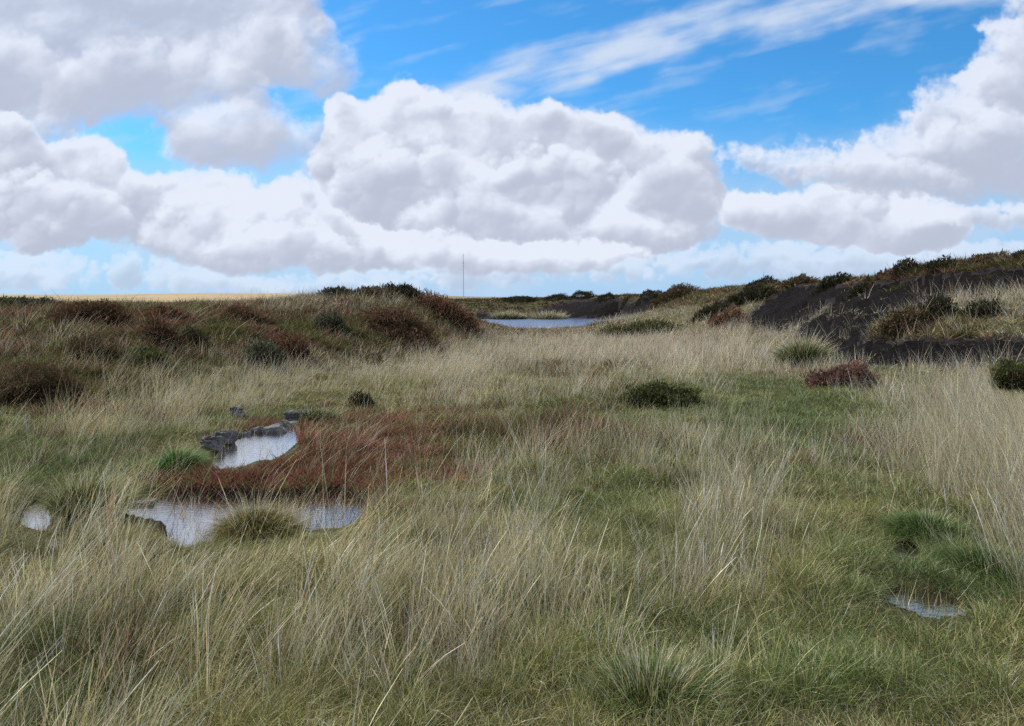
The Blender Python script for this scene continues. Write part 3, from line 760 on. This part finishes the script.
def scatter(r0, r1, n_cl, per, segs, wk, half=46):
    """clumps between two distances; every clump is of one kind and holds `per` blades"""
    r = np.sqrt(rng.uniform(r0**2, r1**2, n_cl)); a = rng.uniform(R(-half), R(half), n_cl)
    x, y = r*np.sin(a), r*np.cos(a)
    z, we, pe = grid_lookup(x, y, TZ, wet, peat)
    px, py = project(x, y, z)
    straw, red, heath, green = fields(x, y, r, px, py)
    pond = (px > 470) & (px < 620) & (we < 0.02) & (r > 40)
    u = rng.random(n_cl)
    isred = (u < red) 
    ishea = ~isred & (rng.random(n_cl) < heath*0.92)
    rest = ~isred & ~ishea
    peaty = pe > 0.3
    bare = (we < 0.0)
    keep_any = ~pond & ~(peaty & (rng.random(n_cl) < 0.965)) & ~(bare & (rng.random(n_cl) < 0.80))
    lowband = r < 8
    sizek = 1.0
    bright = np.exp(0.45*fbm(x/0.8, y/0.8, 401, 4) + rng.normal(0, 0.12, n_cl))
    tuft = np.exp(1.0*fbm(x/0.38, y/0.38, 431, 3))
    def emit(sel, heap, per_, rad, Lr, wmm, colf, lean, spread, up, bendk, dead=0.0, hd=False, avoid=True, segs_=None, droop=0.15, jit=0.10):
        sg = segs_ or segs
        idx = np.repeat(np.nonzero(sel & keep_any)[0], per_)
        if not len(idx): return
        N = len(idx)
        ang = rng.uniform(0, 2*np.pi, N); rr = rad*np.sqrt(rng.random(N))*wk**0.3
        ox, oy = rr*np.cos(ang), rr*np.sin(ang)
        bx, by = x[idx] + ox, y[idx] + oy
        bz, wz = grid_lookup(bx, by, TZ, wet)
        L = rng.uniform(*Lr, N)*np.exp(rng.normal(0, 0.16, N))*(0.8 + 0.35*rng.random(n_cl)[idx])*tuft[idx]
        kl = (wz < 0.0) & (rng.random(N) < 0.6)
        lx = np.interp(px[idx], *LEANX)*lean + (0.30*fbm(x/2.0, y/2.0, 411, 2) + rng.normal(0, 0.10, n_cl))[idx]*lean
        out = np.stack([ox, oy], 1)/rad
        d0 = np.stack([out[:, 0]*spread + lx*0.55 + rng.normal(0, 0.10, N), out[:, 1]*spread + rng.normal(0, 0.12, N), np.full(N, up)], 1)
        bend = np.stack([lx*bendk + out[:, 0]*spread*0.4 + rng.normal(0, jit, N), out[:, 1]*spread*0.5 + rng.normal(0, jit, N), -droop*np.abs(rng.normal(1, 0.5, N))], 1)
        cb, ct = colf(N, idx)
        if heap is TALL: L = L*(1 + 0.4*np.exp(-((px[idx]-1010)/90)**2 - ((py[idx]-470)/80)**2))
        w = wmm*0.001*wk*rng.uniform(0.7, 1.35, N)
        base = np.stack([bx, by, bz - 0.012], 1)
        if avoid:
            dn = d0/np.linalg.norm(d0, axis=1, keepdims=True)
            for t in (0.35, 0.7, 1.0):
                P_ = base + dn*L[:, None]*t + bend*L[:, None]*t*t
                kl |= rng.random(N) < in_view_of_water(P_, 0.66 if heap is TURF else 0.86)
        g = ~kl
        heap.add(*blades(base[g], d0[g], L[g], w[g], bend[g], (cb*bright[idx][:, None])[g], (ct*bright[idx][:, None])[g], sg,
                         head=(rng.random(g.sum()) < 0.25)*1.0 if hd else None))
    def turfcol(N, idx):
        gr = green[idx] + rng.normal(0, 0.25, N)
        c1, c2, c3 = pal(OLIVE_C, N), pal(GREEN_C, N), pal(LUSH_C, N)
        c = np.where((gr < 0.35)[:, None], c1, np.where((gr < 0.95)[:, None], c2, c3))
        dead = rng.random(N) < 0.10*(1.2-np.clip(green[idx], 0, 1))
        dead |= rng.random(N) < 0.55*sstep(r, 14, 26)[idx]
        c = np.where(dead[:, None], pal(STRAW_C, N)*0.8, c)
        tip = np.where((rng.random(N) < 0.35)[:, None], c*0.6 + 0.4*pal(STRAW_C, N), c*1.15)
        return c, tip
    def strawcol(N, idx):
        pink = np.clip((420 - py[idx])/60, 0, 1)*0.75
        grey = np.clip((px[idx]-560)/300, 0, 0.35) + np.clip((py[idx]-500)/250, 0, 0.35)
        u_ = rng.random(N)
        c = np.where((u_ < pink)[:, None], pal(STRAW_PINK, N, 0.2), np.where((rng.random(N) < grey)[:, None], pal(STRAW_GREY, N, 0.22), pal(STRAW_C, N, 0.22)))*1.08
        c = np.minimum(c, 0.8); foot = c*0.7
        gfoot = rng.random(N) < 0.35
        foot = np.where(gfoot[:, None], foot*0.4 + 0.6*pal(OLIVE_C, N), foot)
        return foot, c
    def deadcol(N, idx): c = pal(DEAD_C, N, 0.25); return c, c*1.1
    def redcol(N, idx):
        g_ = rng.random(N) < 0.24
        c = np.where(g_[:, None], pal(OLIVE_C, N)*0.8, pal(RED_C, N, 0.3)); c = c*np.exp(0.5*fbm(x/0.35, y/0.35, 441, 3))[idx][:, None]; return c*0.9, c*1.15
    def heacol(N, idx):
        k_ = np.clip(fbm(x/1.3, y/1.3, 421, 3)[idx]*1.8 + 0.38, 0, 1)
        br = rng.random(N) < k_
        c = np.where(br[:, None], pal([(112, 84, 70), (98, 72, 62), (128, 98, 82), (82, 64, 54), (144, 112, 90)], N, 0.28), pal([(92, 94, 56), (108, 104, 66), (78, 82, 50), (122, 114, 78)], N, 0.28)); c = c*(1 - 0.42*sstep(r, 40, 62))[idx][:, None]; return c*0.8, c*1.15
    hs = np.clip(r/6, 0.75, 1.0)
    strawy = rest & (rng.random(n_cl) < straw*0.55)
    emit(rest, TURF, int(per*1.15), 0.10, (0.06, 0.165), 2.6, turfcol, 0.6, 0.7, 0.9, 0.5, droop=0.32)
    emit(rest & (rng.random(n_cl) < 0.4), THATCH, max(per//3, 2), 0.12, (0.08, 0.26), 2.2, deadcol, 0.8, 1.3, 0.35, 0.4, droop=0.25, segs_=max(segs-1, 2))
    emit(strawy, TALL, max(int(per*0.5), 3), 0.08, (0.24, 0.49), 2.1, strawcol, 0.95, 0.34, 0.95, 0.26, hd=segs > 3, droop=0.05, jit=0.05)
    emit((isred | ishea) & (rng.random(n_cl) < 0.10 + 0.32*straw), TALL, max(per//4, 1), 0.08, (0.25, 0.5), 1.8, strawcol, 1.0, 0.35, 0.95, 0.75, hd=segs > 3)
    emit(isred, REDP, int(per*1.5), 0.12, (0.05, 0.15), 5.5, redcol, 0.5, 0.8, 0.9, 0.2, droop=0.1, segs_=2)
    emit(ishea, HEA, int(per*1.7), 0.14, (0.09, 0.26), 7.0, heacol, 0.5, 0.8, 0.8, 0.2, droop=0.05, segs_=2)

scatter(1.1, 3.2, 2300, 44, 5, 1.0, 66)
scatter(3.2, 6.5, 8400, 40, 4, 1.0, 58)
scatter(6.5, 11, 10000, 26, 3, 1.35, 50)
scatter(11, 18, 14000, 18, 3, 2.1)
scatter(18, 32, 27500, 10, 2, 3.4)
scatter(32, 60, 22000, 7, 2, 6.0)
scatter(60, 110, 22000, 6, 2, 11.0)
# stems standing in the shallow water of the pools
def stems_in(poly, lev, N, xs=None):
    P2 = np.array(poly, float); lo, hi = P2.min(0), P2.max(0)
    px = rng.uniform(lo[0], hi[0], N*4); py = rng.uniform(lo[1], hi[1], N*4)
    ok = inpoly(px, py, poly) & (fbm(px/16, py/7, 641, 3) > (0.02 if xs is None else np.where(px > xs, -0.25, 0.16)))
    px, py = px[ok][:N], py[ok][:N]; N = len(px)
    a, b_ = ray(px, py); D_ = (lev - CAM_H)/b_
    base = np.stack([a*D_, D_, np.full(N, lev-0.03)], 1)
    L = rng.uniform(0.05, 0.20, N)
    d0 = np.stack([0.35 + rng.normal(0, 0.3, N), rng.normal(0, 0.3, N), np.ones(N)], 1)
    c = np.where((rng.random(N) < (0.1 if lev > -0.05 else 0.5))[:, None], pal(RED_C, N)*0.7, np.where((rng.random(N) < 0.5)[:, None], pal(OLIVE_C, N)*0.8, pal(STRAW_C, N)))
    REDP.add(*blades(base, d0, L, np.full(N, 0.0028), rng.normal(0, 0.15, (N, 3)), c, c, 3))
stems_in(WATER['main'][0], -0.10, 1300, 280)
stems_in(WATER['upper'][0], -0.04, 160)
stems_in(WATER['right'][0], -0.03, 60)
stems_in(WATER['side'][0], -0.10, 60)
tag(TALL.build("straw_grass", M_STRAW), "pale dry straw grass leaning over the moor", kind='stuff')
tag(TURF.build("green_grass", M_GRASS), "short green and olive turf grass covering the bog", kind='stuff')
tag(THATCH.build("dead_grass", M_STRAW), "flattened grey brown dead grass between the tufts", kind='stuff')
tag(REDP.build("red_bog_vegetation", M_HEATH), "rust red low bog plants around the puddles", kind='stuff')
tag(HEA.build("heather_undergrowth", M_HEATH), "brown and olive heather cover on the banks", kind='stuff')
# ------------------------------------------------------------------ things
def thing(name, label, cat, loc, group=None):
    o = bpy.data.objects.new(name, None); COL.objects.link(o); o.location = loc
    o.empty_display_size = 0.2
    return tag(o, label, cat, group)

def foot(px, py, zref=None):
    """where the line of sight through a pixel first meets the ground"""
    a, b = ray(px, py)
    D_ = np.geomspace(2.0, 110, 4000)
    g = grid_lookup(D_*a, D_, TZ)[0]
    hit = np.nonzero(CAM_H + b*D_ <= g)[0]
    d = D_[hit[0]] if len(hit) else 60.0
    return float(d*a), float(d), float(d)

PALS = {
 'brown': [(104, 78, 62), (88, 66, 54), (120, 92, 72), (76, 62, 48), (92, 84, 58)],
 'dark': [(54, 52, 40), (44, 44, 32), (66, 60, 46), (62, 64, 44)],
 'green': [(66, 72, 42), (80, 84, 50), (56, 62, 38), (94, 94, 60)],
 'greygreen': [(84, 88, 68), (68, 74, 56), (98, 100, 82), (54, 58, 44)],
 'pink': [(124, 92, 86), (108, 78, 72), (140, 110, 100), (90, 70, 58), (96, 86, 64)],
 'redbrown': [(120, 84, 68), (104, 72, 58), (132, 100, 80), (92, 72, 56), (100, 92, 64)],
 'mix': [(88, 68, 54), (66, 64, 44), (78, 74, 50), (98, 80, 62)],
}
def bush(name, label, cat, px, py, wpx, hpx, p, group=None, D=None, n=None, flatk=0.8, lean=0.2, stems=True, tone=1.0):
    """a cushion of heather or bilberry: its foot in the photo at px, py; wpx and hpx are its size there in pixels"""
    if D is None: x0, y0, dist = foot(px, py)
    else:
        a, b = ray(px, py); x0, y0, dist = a*D, D, D
    m = dist/FPX
    rx = wpx*m/2; hh = hpx*m*0.95; ry = max(rx*flatk, hh*0.6)
    y0 = y0 + ry*0.8; x0 = x0*(y0/(y0-ry*0.8))
    z0 = ground_z(x0, y0)
    root = thing(name, label, cat, (x0, y0, z0), group)
    sz = float(np.clip(m*2.2, 0.012, 0.09))
    n = n or int(np.clip(2.9*(rx*ry + rx*hh)*3.14/(sz*sz), 900, 10000))
    u = rng.uniform(0, 2*np.pi, n); v = rng.random(n)**0.8
    nx, ny, nz = np.cos(u)*np.sqrt(1-v*v), np.sin(u)*np.sqrt(1-v*v), v
    sd0 = rng.integers(1000)
    lump = 1 + 0.45*fbm(nx*1.8+sd0, ny*1.8+nz*1.5, 501, 3) + 0.25*fbm(nx*5+sd0, ny*5+nz*4, 511, 3)
    k = lump*rng.uniform(0.72, 1.0, n)
    lx, ly, lz = nx*rx*k, ny*ry*k, nz*hh*k
    gz = grid_lookup(x0+lx, y0+ly, TZ)[0] - z0
    base = np.stack([lx, ly, gz*(1-0.0) + lz - 0.02], 1)
    d0 = np.stack([nx*0.7 + lean*0.8, ny*0.7, nz*0.6 + 0.35], 1) + rng.normal(0, 0.45, (n, 3))
    L = sz*rng.uniform(0.7, 1.6, n)*(1 + 0.6*(rng.random(n) < 0.05)); w = sz*rng.uniform(0.35, 0.8, n)
    bend = rng.normal(0, 0.25, (n, 3)) + np.array([lean*0.4, 0, -0.1])
    tint_ = 1.2*np.exp(0.6*fbm(nx*2.4+sd0, ny*2.4+nz*2, 521, 3))[:, None]*tone
    c = pal(PALS[p], n, 0.25)*tint_
    # blades() turns them across the line of sight, which needs world positions
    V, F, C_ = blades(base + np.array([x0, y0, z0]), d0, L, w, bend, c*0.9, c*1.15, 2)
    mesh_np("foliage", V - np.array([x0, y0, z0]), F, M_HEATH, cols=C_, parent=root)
    if stems:
        # woody mass of the bush: twigs from the root spreading to the outside
        ns = int(np.clip(n*0.25, 250, 1500))
        u = rng.uniform(0, 2*np.pi, ns); v = rng.random(ns)
        e = np.stack([np.cos(u)*np.sqrt(1-v*v)*rx, np.sin(u)*np.sqrt(1-v*v)*ry, v*hh], 1)*0.85
        b0 = e*np.array([0.55, 0.55, 0.0])
        b0[:, 2] = grid_lookup(x0+b0[:, 0], y0+b0[:, 1], TZ)[0] - z0 - 0.02
        dv = e - b0; dv[:, 2] = np.maximum(e[:, 2], 0.02)
        Ls = np.linalg.norm(dv, axis=1)
        c = pal([(58, 46, 38), (44, 36, 30), (74, 60, 50)], ns, 0.2)
        V, F, C_ = blades(b0 + np.array([x0, y0, z0]), dv, Ls, np.full(ns, sz*0.45), rng.normal(0, 0.12, (ns, 3)), c, c, 2)
        mesh_np("stems", V - np.array([x0, y0, z0]), F, M_TWIG, cols=C_, parent=root)
    return root

def tussock(name, label, px, py, wpx, hpx, cols, straw=0.25, D=None, group=None, n=None, lean=0.25, cat='grass tussock', droop=0.5):
    if D is None: x0, y0, dist = foot(px, py)
    else:
        a, b = ray(px, py); x0, y0, dist = a*D, D, D
    m = dist/FPX; rx = wpx*m/2; hh = hpx*m
    y0 += rx*0.6; x0 = x0*(y0/(y0-rx*0.6)); z0 = ground_z(x0, y0)
    root = thing(name, label, cat, (x0, y0, z0), group)
    n = n or int(np.clip(12000*rx, 2500, 6000))
    u = rng.uniform(0, 2*np.pi, n); r_ = np.sqrt(rng.random(n))
    ox, oy = np.cos(u)*r_, np.sin(u)*r_
    base = np.stack([x0 + ox*rx*0.72, y0 + oy*rx*0.65, np.zeros(n)], 1)
    # the plant stands on its own raised stool
    base[:, 2] = z0 + hh*0.30*(1-r_**2) - 0.02
    L = hh*rng.uniform(0.6, 1.15, n)*(1.1 - 0.15*r_)
    d0 = np.stack([ox*0.55 + rng.normal(0, 0.22, n) + lean*0.4, oy*0.55 + rng.normal(0, 0.22, n), np.full(n, 0.9)], 1)
    bend = np.stack([ox*0.5 + lean*0.4, oy*0.5, -droop*rng.uniform(0.5, 1.3, n)], 1)
    c = pal(cols, n, 0.22)
    w = np.full(n, max(0.0036, m*0.45))*rng.uniform(0.7, 1.3, n)
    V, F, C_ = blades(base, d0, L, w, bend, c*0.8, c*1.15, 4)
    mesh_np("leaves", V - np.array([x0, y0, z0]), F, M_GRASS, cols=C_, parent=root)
    ns = int(n*straw)
    if ns:
        s_ = slice(0, ns)
        L2 = L[s_]*rng.uniform(1.1, 1.5, ns); c = pal(STRAW_C, ns, 0.2)
        b2 = bend[s_]*0.6
        V, F, C_ = blades(base[s_], d0[s_]*np.array([0.7, 0.7, 1]), L2, w[s_]*0.8, b2, c*0.8, c, 4)
        mesh_np("straw_stems", V - np.array([x0, y0, z0]), F, M_STRAW, cols=C_, parent=root)
    return root

# ---- stone
ms, n, out = material("gritstone")
pos = n.node('ShaderNodeTexCoord').outputs['Object']
n1 = n.noise(pos, 7, 7, 0.65); n2 = n.noise(pos, 45, 5, 0.7); n3 = n.noise(n.v('MULTIPLY', pos, (2, 2, 9)), 5, 5, 0.6)
c = n.mix(n.mr(n1, 0.35, 0.65), srgb(72, 70, 70), srgb(132, 130, 128))
c = n.mix(n.mr(n2, 0.5, 0.72), c, srgb(50, 48, 50))
c = n.mix(n.m('MULTIPLY', n.mr(n3, 0.55, 0.72), 0.6), c, srgb(92, 88, 66))
bp = n.node('ShaderNodeBsdfPrincipled', {'Base Color': c, 'Roughness': 0.8})
n.l.new(n.node('ShaderNodeBump', {'Height': n.m('ADD', n1, n2), 'Strength': 1.0, 'Distance': 0.03}).outputs[0], bp.inputs['Normal'])
n.l.new(bp.outputs[0], out.inputs[0])

def stone(label, px, py, wpx, hpx, depth, rot, seed, tilt=0.0, group=None, z=None, blocky=1.0, cat='stone'):
    a, b = ray(px, py); zz = -0.10 if z is None else z
    D_ = (zz - CAM_H)/b; m = D_/FPX
    x0, y0 = a*D_, D_ + depth*0.4
    w, h = wpx*m, hpx*m*1.05
    bm = bmesh.new()
    bmesh.ops.create_cube(bm, size=1.0)
    r_ = random.Random(seed)
    for v in bm.verts:
        v.co.x *= w*r_.uniform(0.66, 1.12); v.co.y *= depth*r_.uniform(0.6, 1.1); v.co.z *= h*r_.uniform(0.7, 1.15)
    bmesh.ops.bevel(bm, geom=bm.edges[:], offset=min(w, h, depth)*0.2*blocky, segments=2, affect='EDGES', profile=0.5)
    bmesh.ops.subdivide_edges(bm, edges=bm.edges[:], cuts=6, use_grid_fill=True)
    bmesh.ops.triangulate(bm, faces=bm.faces[:])
    co = np.array([v.co[:] for v in bm.verts])
    s = 0.07
    nn = fbm(co[:, 0]/s + seed*3.1, co[:, 1]/s + co[:, 2]/s*1.7, 700+seed, 4, 0.6)
    n2_ = fbm(co[:, 0]/0.2 + seed, co[:, 2]/0.05 + co[:, 1]/0.2, 720+seed, 3, 0.5)
    bm.normal_update()
    for i, v in enumerate(bm.verts): v.co += v.normal*float(nn[i]*0.035 + n2_[i]*0.035)
    me = bpy.data.meshes.new("stone"); bm.to_mesh(me); bm.free(); me.materials.append(ms)
    o = bpy.data.objects.new("stone", me); COL.objects.link(o)
    o.location = (x0, y0, zz + h*0.32); o.rotation_euler = (r_.uniform(-.15, .15), R(tilt), R(rot))
    tag(o, label, cat, group)
    return o
GS = "grey stones edging the upper puddle"
stone("squarish pale grey block at the left end of the stone row", 208, 458, 24, 24, 0.24, 14, 1, group=GS)
stone("taller upright grey block second in the stone row, touching the end block", 224, 450, 20, 24, 0.22, -8, 2, group=GS)
stone("long flat dark slab behind the water of the upper puddle", 264, 438, 46, 12, 0.30, 6, 3, tilt=-3, group=GS)
stone("low dark stone at the far corner of the upper puddle", 287, 431, 24, 11, 0.20, -12, 4, group=GS)
stone("grey stone tucked under the green tuft at the far end of the stone row", 296, 421, 24, 11, 0.24, 10, 5, group=GS, z=0.0)
stone("small pale stone standing alone in the grass behind the row", 237, 417, 13, 10, 0.14, 20, 6, z=0.02)
stone("low brownish stone between the upright block and the long slab", 243, 441, 16, 10, 0.16, 30, 8, group=GS)
stone("flat dark stone lying awash at the left rim of the main puddle", 138, 508, 34, 6, 0.22, 8, 7, z=-0.12)

# ---- tussocks and tufts
GREENS = [(92, 98, 48), (78, 88, 42), (108, 108, 60), (66, 78, 38)]
tussock("grass_tussock", "domed olive tussock standing in the middle of the puddle", 256, 541, 72, 44, [(110, 106, 54), (92, 94, 46), (126, 114, 66), (90, 80, 46)], 0.05, lean=0.15, n=9000, droop=0.75)
tussock("grass_tussock", "vivid green tuft left of the grey block", 178, 472, 40, 26, [(78, 120, 52), (68, 106, 48), (96, 130, 64)], 0.08, lean=0.3)
tussock("grass_tussock", "dense green tuft growing over the far end of the stone row", 316, 424, 44, 16, [(66, 84, 44), (56, 72, 38), (80, 92, 50)], 0.05, lean=0.3)
tussock("rush_tussock", "rounded green tussock with straw tips at the foot of the peat face", 804, 353, 40, 28, [(84, 98, 52), (72, 86, 46), (96, 106, 62)], 0.10, D=18.3, lean=0.1, cat='rush tussock')
tussock("grass_tussock", "lush dark green tussock hanging over the thin right-hand puddle", 985, 582, 100, 34, LUSH_C, 0.03, lean=-0.1, n=4500)
tussock("grass_tussock", "green tussock above the tiny round puddle at right", 925, 542, 90, 26, LUSH_C, 0.03, lean=-0.1, n=3600)
tussock("grass_tussock", "bright green tussock cut by the bottom edge, right of centre", 655, 724, 170, 46, [(84, 104, 50), (70, 92, 44), (96, 112, 58), (110, 112, 66)], 0.12, lean=0.15, n=3600)
tussock("grass_tussock", "green tussock between the left-edge puddle and the main puddle", 88, 520, 76, 40, [(86, 98, 50), (76, 88, 44), (104, 108, 62)], 0.05, lean=0.5, n=3600)
tussock("pond_tussock", "pale round tussock at the far shore of the pond", 549, 320, 44, 9, [(104, 100, 68), (90, 88, 58), (124, 116, 84)], 0.2, D=67.5, lean=0.1, n=2500, cat='tussock')
tussock("pond_tussock", "long greenish tussock at the far shore by the pond's left end", 508, 320, 46, 8, [(88, 88, 58), (76, 78, 52), (104, 98, 70)], 0.15, D=67.5, lean=0.1, n=2500, cat='tussock')

# ---- single bushes one can point to
H = "heather_bush"
bush(H, "flat dark green heather cushion lying alone in the mid field", 'heather bush', 660, 410, 98, 24, 'green', flatk=0.5, n=8000)
bush(H, "pink-tinged heather patch at the foot of the lower peat face", 'heather bush', 845, 387, 82, 24, 'pink', flatk=0.5, n=8000)
bush(H, "small dark round bush just beyond the red patch", 'heather bush', 362, 409, 28, 17, 'dark')
bush(H, "dense dark green bush cut by the right edge, in the pale straw", 'bush', 1012, 391, 48, 34, 'green')
bush(H, "dark leafy dome crowning the mound's crest", 'heather bush', 402, 304, 66, 14, 'dark', D=29.5)
bush(H, "blackish bush on the crest's left shoulder, over the red tint", 'heather bush', 338, 303, 48, 12, 'dark', D=28.3)
bush(H, "brown heather between the two dark crest bushes", 'heather bush', 371, 302, 50, 11, 'mix', D=28.6)
bush(H, "small low bush on the crest's right-hand end", 'heather bush', 437, 305, 30, 9, 'dark', D=31)
bush(H, "wide red-brown heather dome low on the mound's right side", 'heather bush', 450, 327, 74, 22, 'redbrown', D=28.8)
bush(H, "dark bush on the mound's front slope, left of its brown sweep", 'heather bush', 331, 333, 36, 18, 'greygreen')
bush(H, "broad brown heather sweep on the mound's front face", 'heather bush', 398, 341, 88, 26, 'brown')
bush(H, "purple-brown heather at the foot of the mound's face", 'heather bush', 410, 352, 60, 15, 'brown', tone=0.9)
bush(H, "small brown tuft of heather below the mound's left foot", 'heather bush', 372, 366, 28, 12, 'mix')
bush(H, "grey-green glaucous bush where bank meets straw, lowest of the bank's bushes", 'bush', 264, 371, 46, 32, 'greygreen')
bush(H, "brown bush leaning against the grey-green one", 'heather bush', 294, 366, 48, 30, 'redbrown', tone=0.8)
bush(H, "black-green bush in the brown bank slope, left of the grey-green one", 'heather bush', 196, 355, 40, 20, 'dark')
bush(H, "long rounded brown heather dome on the upper bank", 'heather bush', 244, 325, 58, 15, 'brown')
bush(H, "wide dark brown heather mass hanging over the bank's upper edge", 'heather bush', 92, 328, 92, 27, 'brown', tone=0.8)
bush(H, "maroon heather low on the bank right of the wide dark mass", 'heather bush', 162, 352, 54, 28, 'brown', tone=0.85)
bush(H, "reddish heather on the bank top between the mass and the dome", 'heather bush', 168, 322, 60, 15, 'redbrown', tone=0.85)
bush(H, "big olive-brown cushion low at the left edge", 'heather bush', 40, 408, 110, 40, 'mix', n=9000)
bush(H, "olive cushion with arching grass, below the brown bank", 'heather bush', 150, 372, 54, 22, 'green', tone=1.2)
bush(H, "grey-brown low heather under the left-edge straw", 'heather bush', 92, 366, 70, 20, 'mix')
bush(H, "low heather at the top left corner of the bank", 'heather bush', 22, 309, 80, 12, 'greygreen', D=21, tone=0.8)
bush(H, "dark green cushion on the grassy shelf between the peat faces", 'heather bush', 936, 322, 44, 20, 'dark')
bush(H, "smaller dark bush on the grassy shelf, to the right of the cushion", 'heather bush', 982, 318, 40, 16, 'dark')
bush(H, "trailing brown heather in front of the shelf's dark cushion", 'heather bush', 900, 338, 54, 20, 'mix')
bush(H, "long olive heather strip behind the straw near the pond's right end", 'heather bush', 640, 334, 96, 14, 'green', D=33, flatk=0.4)
bush(H, "dark heather clump halfway up the grassy slope beyond the straw", 'heather bush', 712, 320, 44, 14, 'dark')
bush(H, "russet heather right of the slope's dark clump", 'heather bush', 727, 328, 40, 18, 'redbrown', tone=0.9)
bush(H, "dark olive heather high on the slope under the skyline", 'heather bush', 748, 303, 60, 13, 'dark')
bush(H, "brown heather on the skyline above the pond's right end", 'heather bush', 672, 301, 56, 12, 'mix')
# shaggy hummocks along the crest of the right-hand peat bank
GC = "heather hummocks along the crest of the peat bank"
for px, py, w, h, D, p, lab in (
    (866, 284, 40, 13, 28.0, 'dark', "rounded dark hummock where the peat crest first steps up"),
    (905, 279, 28, 14, 26.0, 'dark', "small knob-like hummock standing up on the peat crest"),
    (884, 282, 28, 9, 27.0, 'mix', "low shaggy hummock between the first step and the knob"),
    (940, 277, 46, 12, 25.0, 'dark', "long hummock directly right of the knob on the peat crest"),
    (985, 271, 50, 13, 24.2, 'mix', "brownish hummock where the peat crest climbs to the frame"),
    (1026, 266, 44, 13, 23.2, 'dark', "highest hummock, cut by the frame at the end of the peat crest"),
    (832, 288, 40, 11, 31.5, 'dark', "hummock with a dark overhang left of the crest's step"),
    (798, 289, 40, 9, 36.0, 'mix', "flat hummock above the smaller peat face"),
    (762, 291, 40, 9, 39.5, 'dark', "hummock left of the smaller peat face on the skyline")):
    bush("heather_hummock", lab, 'heather hummock', px, py, w, h, p, GC, D=D)
GF = "small heather tumps on the far peat bank"
for px, py, w, h, D, lab in (
    (520, 306, 40, 6, 82, "low dark tump farthest left on the far bank"), (556, 305, 26, 7, 80, "tump above the far bank's darkest face, left one"), (582, 303, 30, 7, 78, "tump above the far bank's darkest face, middle one"),
    (606, 301, 22, 6, 73, "tump above the far bank's darkest face, right one"), (624, 299, 14, 6, 68, "tiny upright knob on the far bank's skyline"), (648, 299, 30, 7, 61, "tump at the near end of the far bank")):
    bush("heather_tump", lab, 'heather tump', px, py, w, h, 'dark', GF, D=D, stems=False)

# ---- the far transmitter mast
mm, n, out = material("mast_steel")
n.l.new(n.node('ShaderNodeBsdfPrincipled', {'Base Color': (*srgb(120, 124, 134), 1), 'Roughness': 0.6}).outputs[0], out.inputs[0])
Dm = 2300.0
mx = ray(463.5, 300)[0]*Dm
mz = float(np.interp(Dm, RR, TZ[:, np.argmin(np.abs(AZ - math.atan2(mx, Dm)))])) - 1
mast = thing("radio_mast", "tall thin grey guyed mast alone on the horizon beyond the mound", 'radio mast', (mx, Dm, mz))
topz = CAM_H + ray(463, 254)[1]*Dm
Hm = topz - mz
def bar(bm, a, b, r):
    from mathutils import Vector
    a, b = Vector(a), Vector(b); d = b - a
    q = bmesh.ops.create_cone(bm, cap_ends=True, segments=6, radius1=r, radius2=r, depth=d.length)
    rot = d.to_track_quat('Z', 'Y').to_matrix().to_4x4()
    from mathutils import Matrix
    bmesh.ops.transform(bm, matrix=Matrix.Translation((a+b)/2) @ rot, verts=q['verts'])
def bm_obj(bm, name, mat, parent):
    me = bpy.data.meshes.new(name); bm.to_mesh(me); bm.free(); me.materials.append(mat)
    o = bpy.data.objects.new(name, me); COL.objects.link(o); o.parent = parent; return o
bm = bmesh.new()
s3 = [(1.1*math.cos(k*2.094), 1.1*math.sin(k*2.094)) for k in range(3)]
for x_, y_ in s3: bar(bm, (x_, y_, 0), (x_, y_, Hm*0.86), 0.26)
nst = 40
for i in range(nst):
    za, zb = Hm*0.86*i/nst, Hm*0.86*(i+1)/nst
    for k in range(3):
        p, q_ = s3[k], s3[(k+1) % 3]
        bar(bm, (*p, za), (*q_, zb), 0.10)
bm_obj(bm, "lattice_column", mm, mast)
bm = bmesh.new(); bar(bm, (0, 0, Hm*0.86), (0, 0, Hm), 0.55); bm_obj(bm, "antenna", mm, mast)
for k in range(3):
    bm = bmesh.new(); ang = k*2.094 + 0.5
    for f_ in (0.4, 0.82): bar(bm, (0, 0, Hm*f_), (Hm*0.45*math.cos(ang), Hm*0.45*math.sin(ang), -4), 0.03)
    bm_obj(bm, "guy_wire", mm, mast)
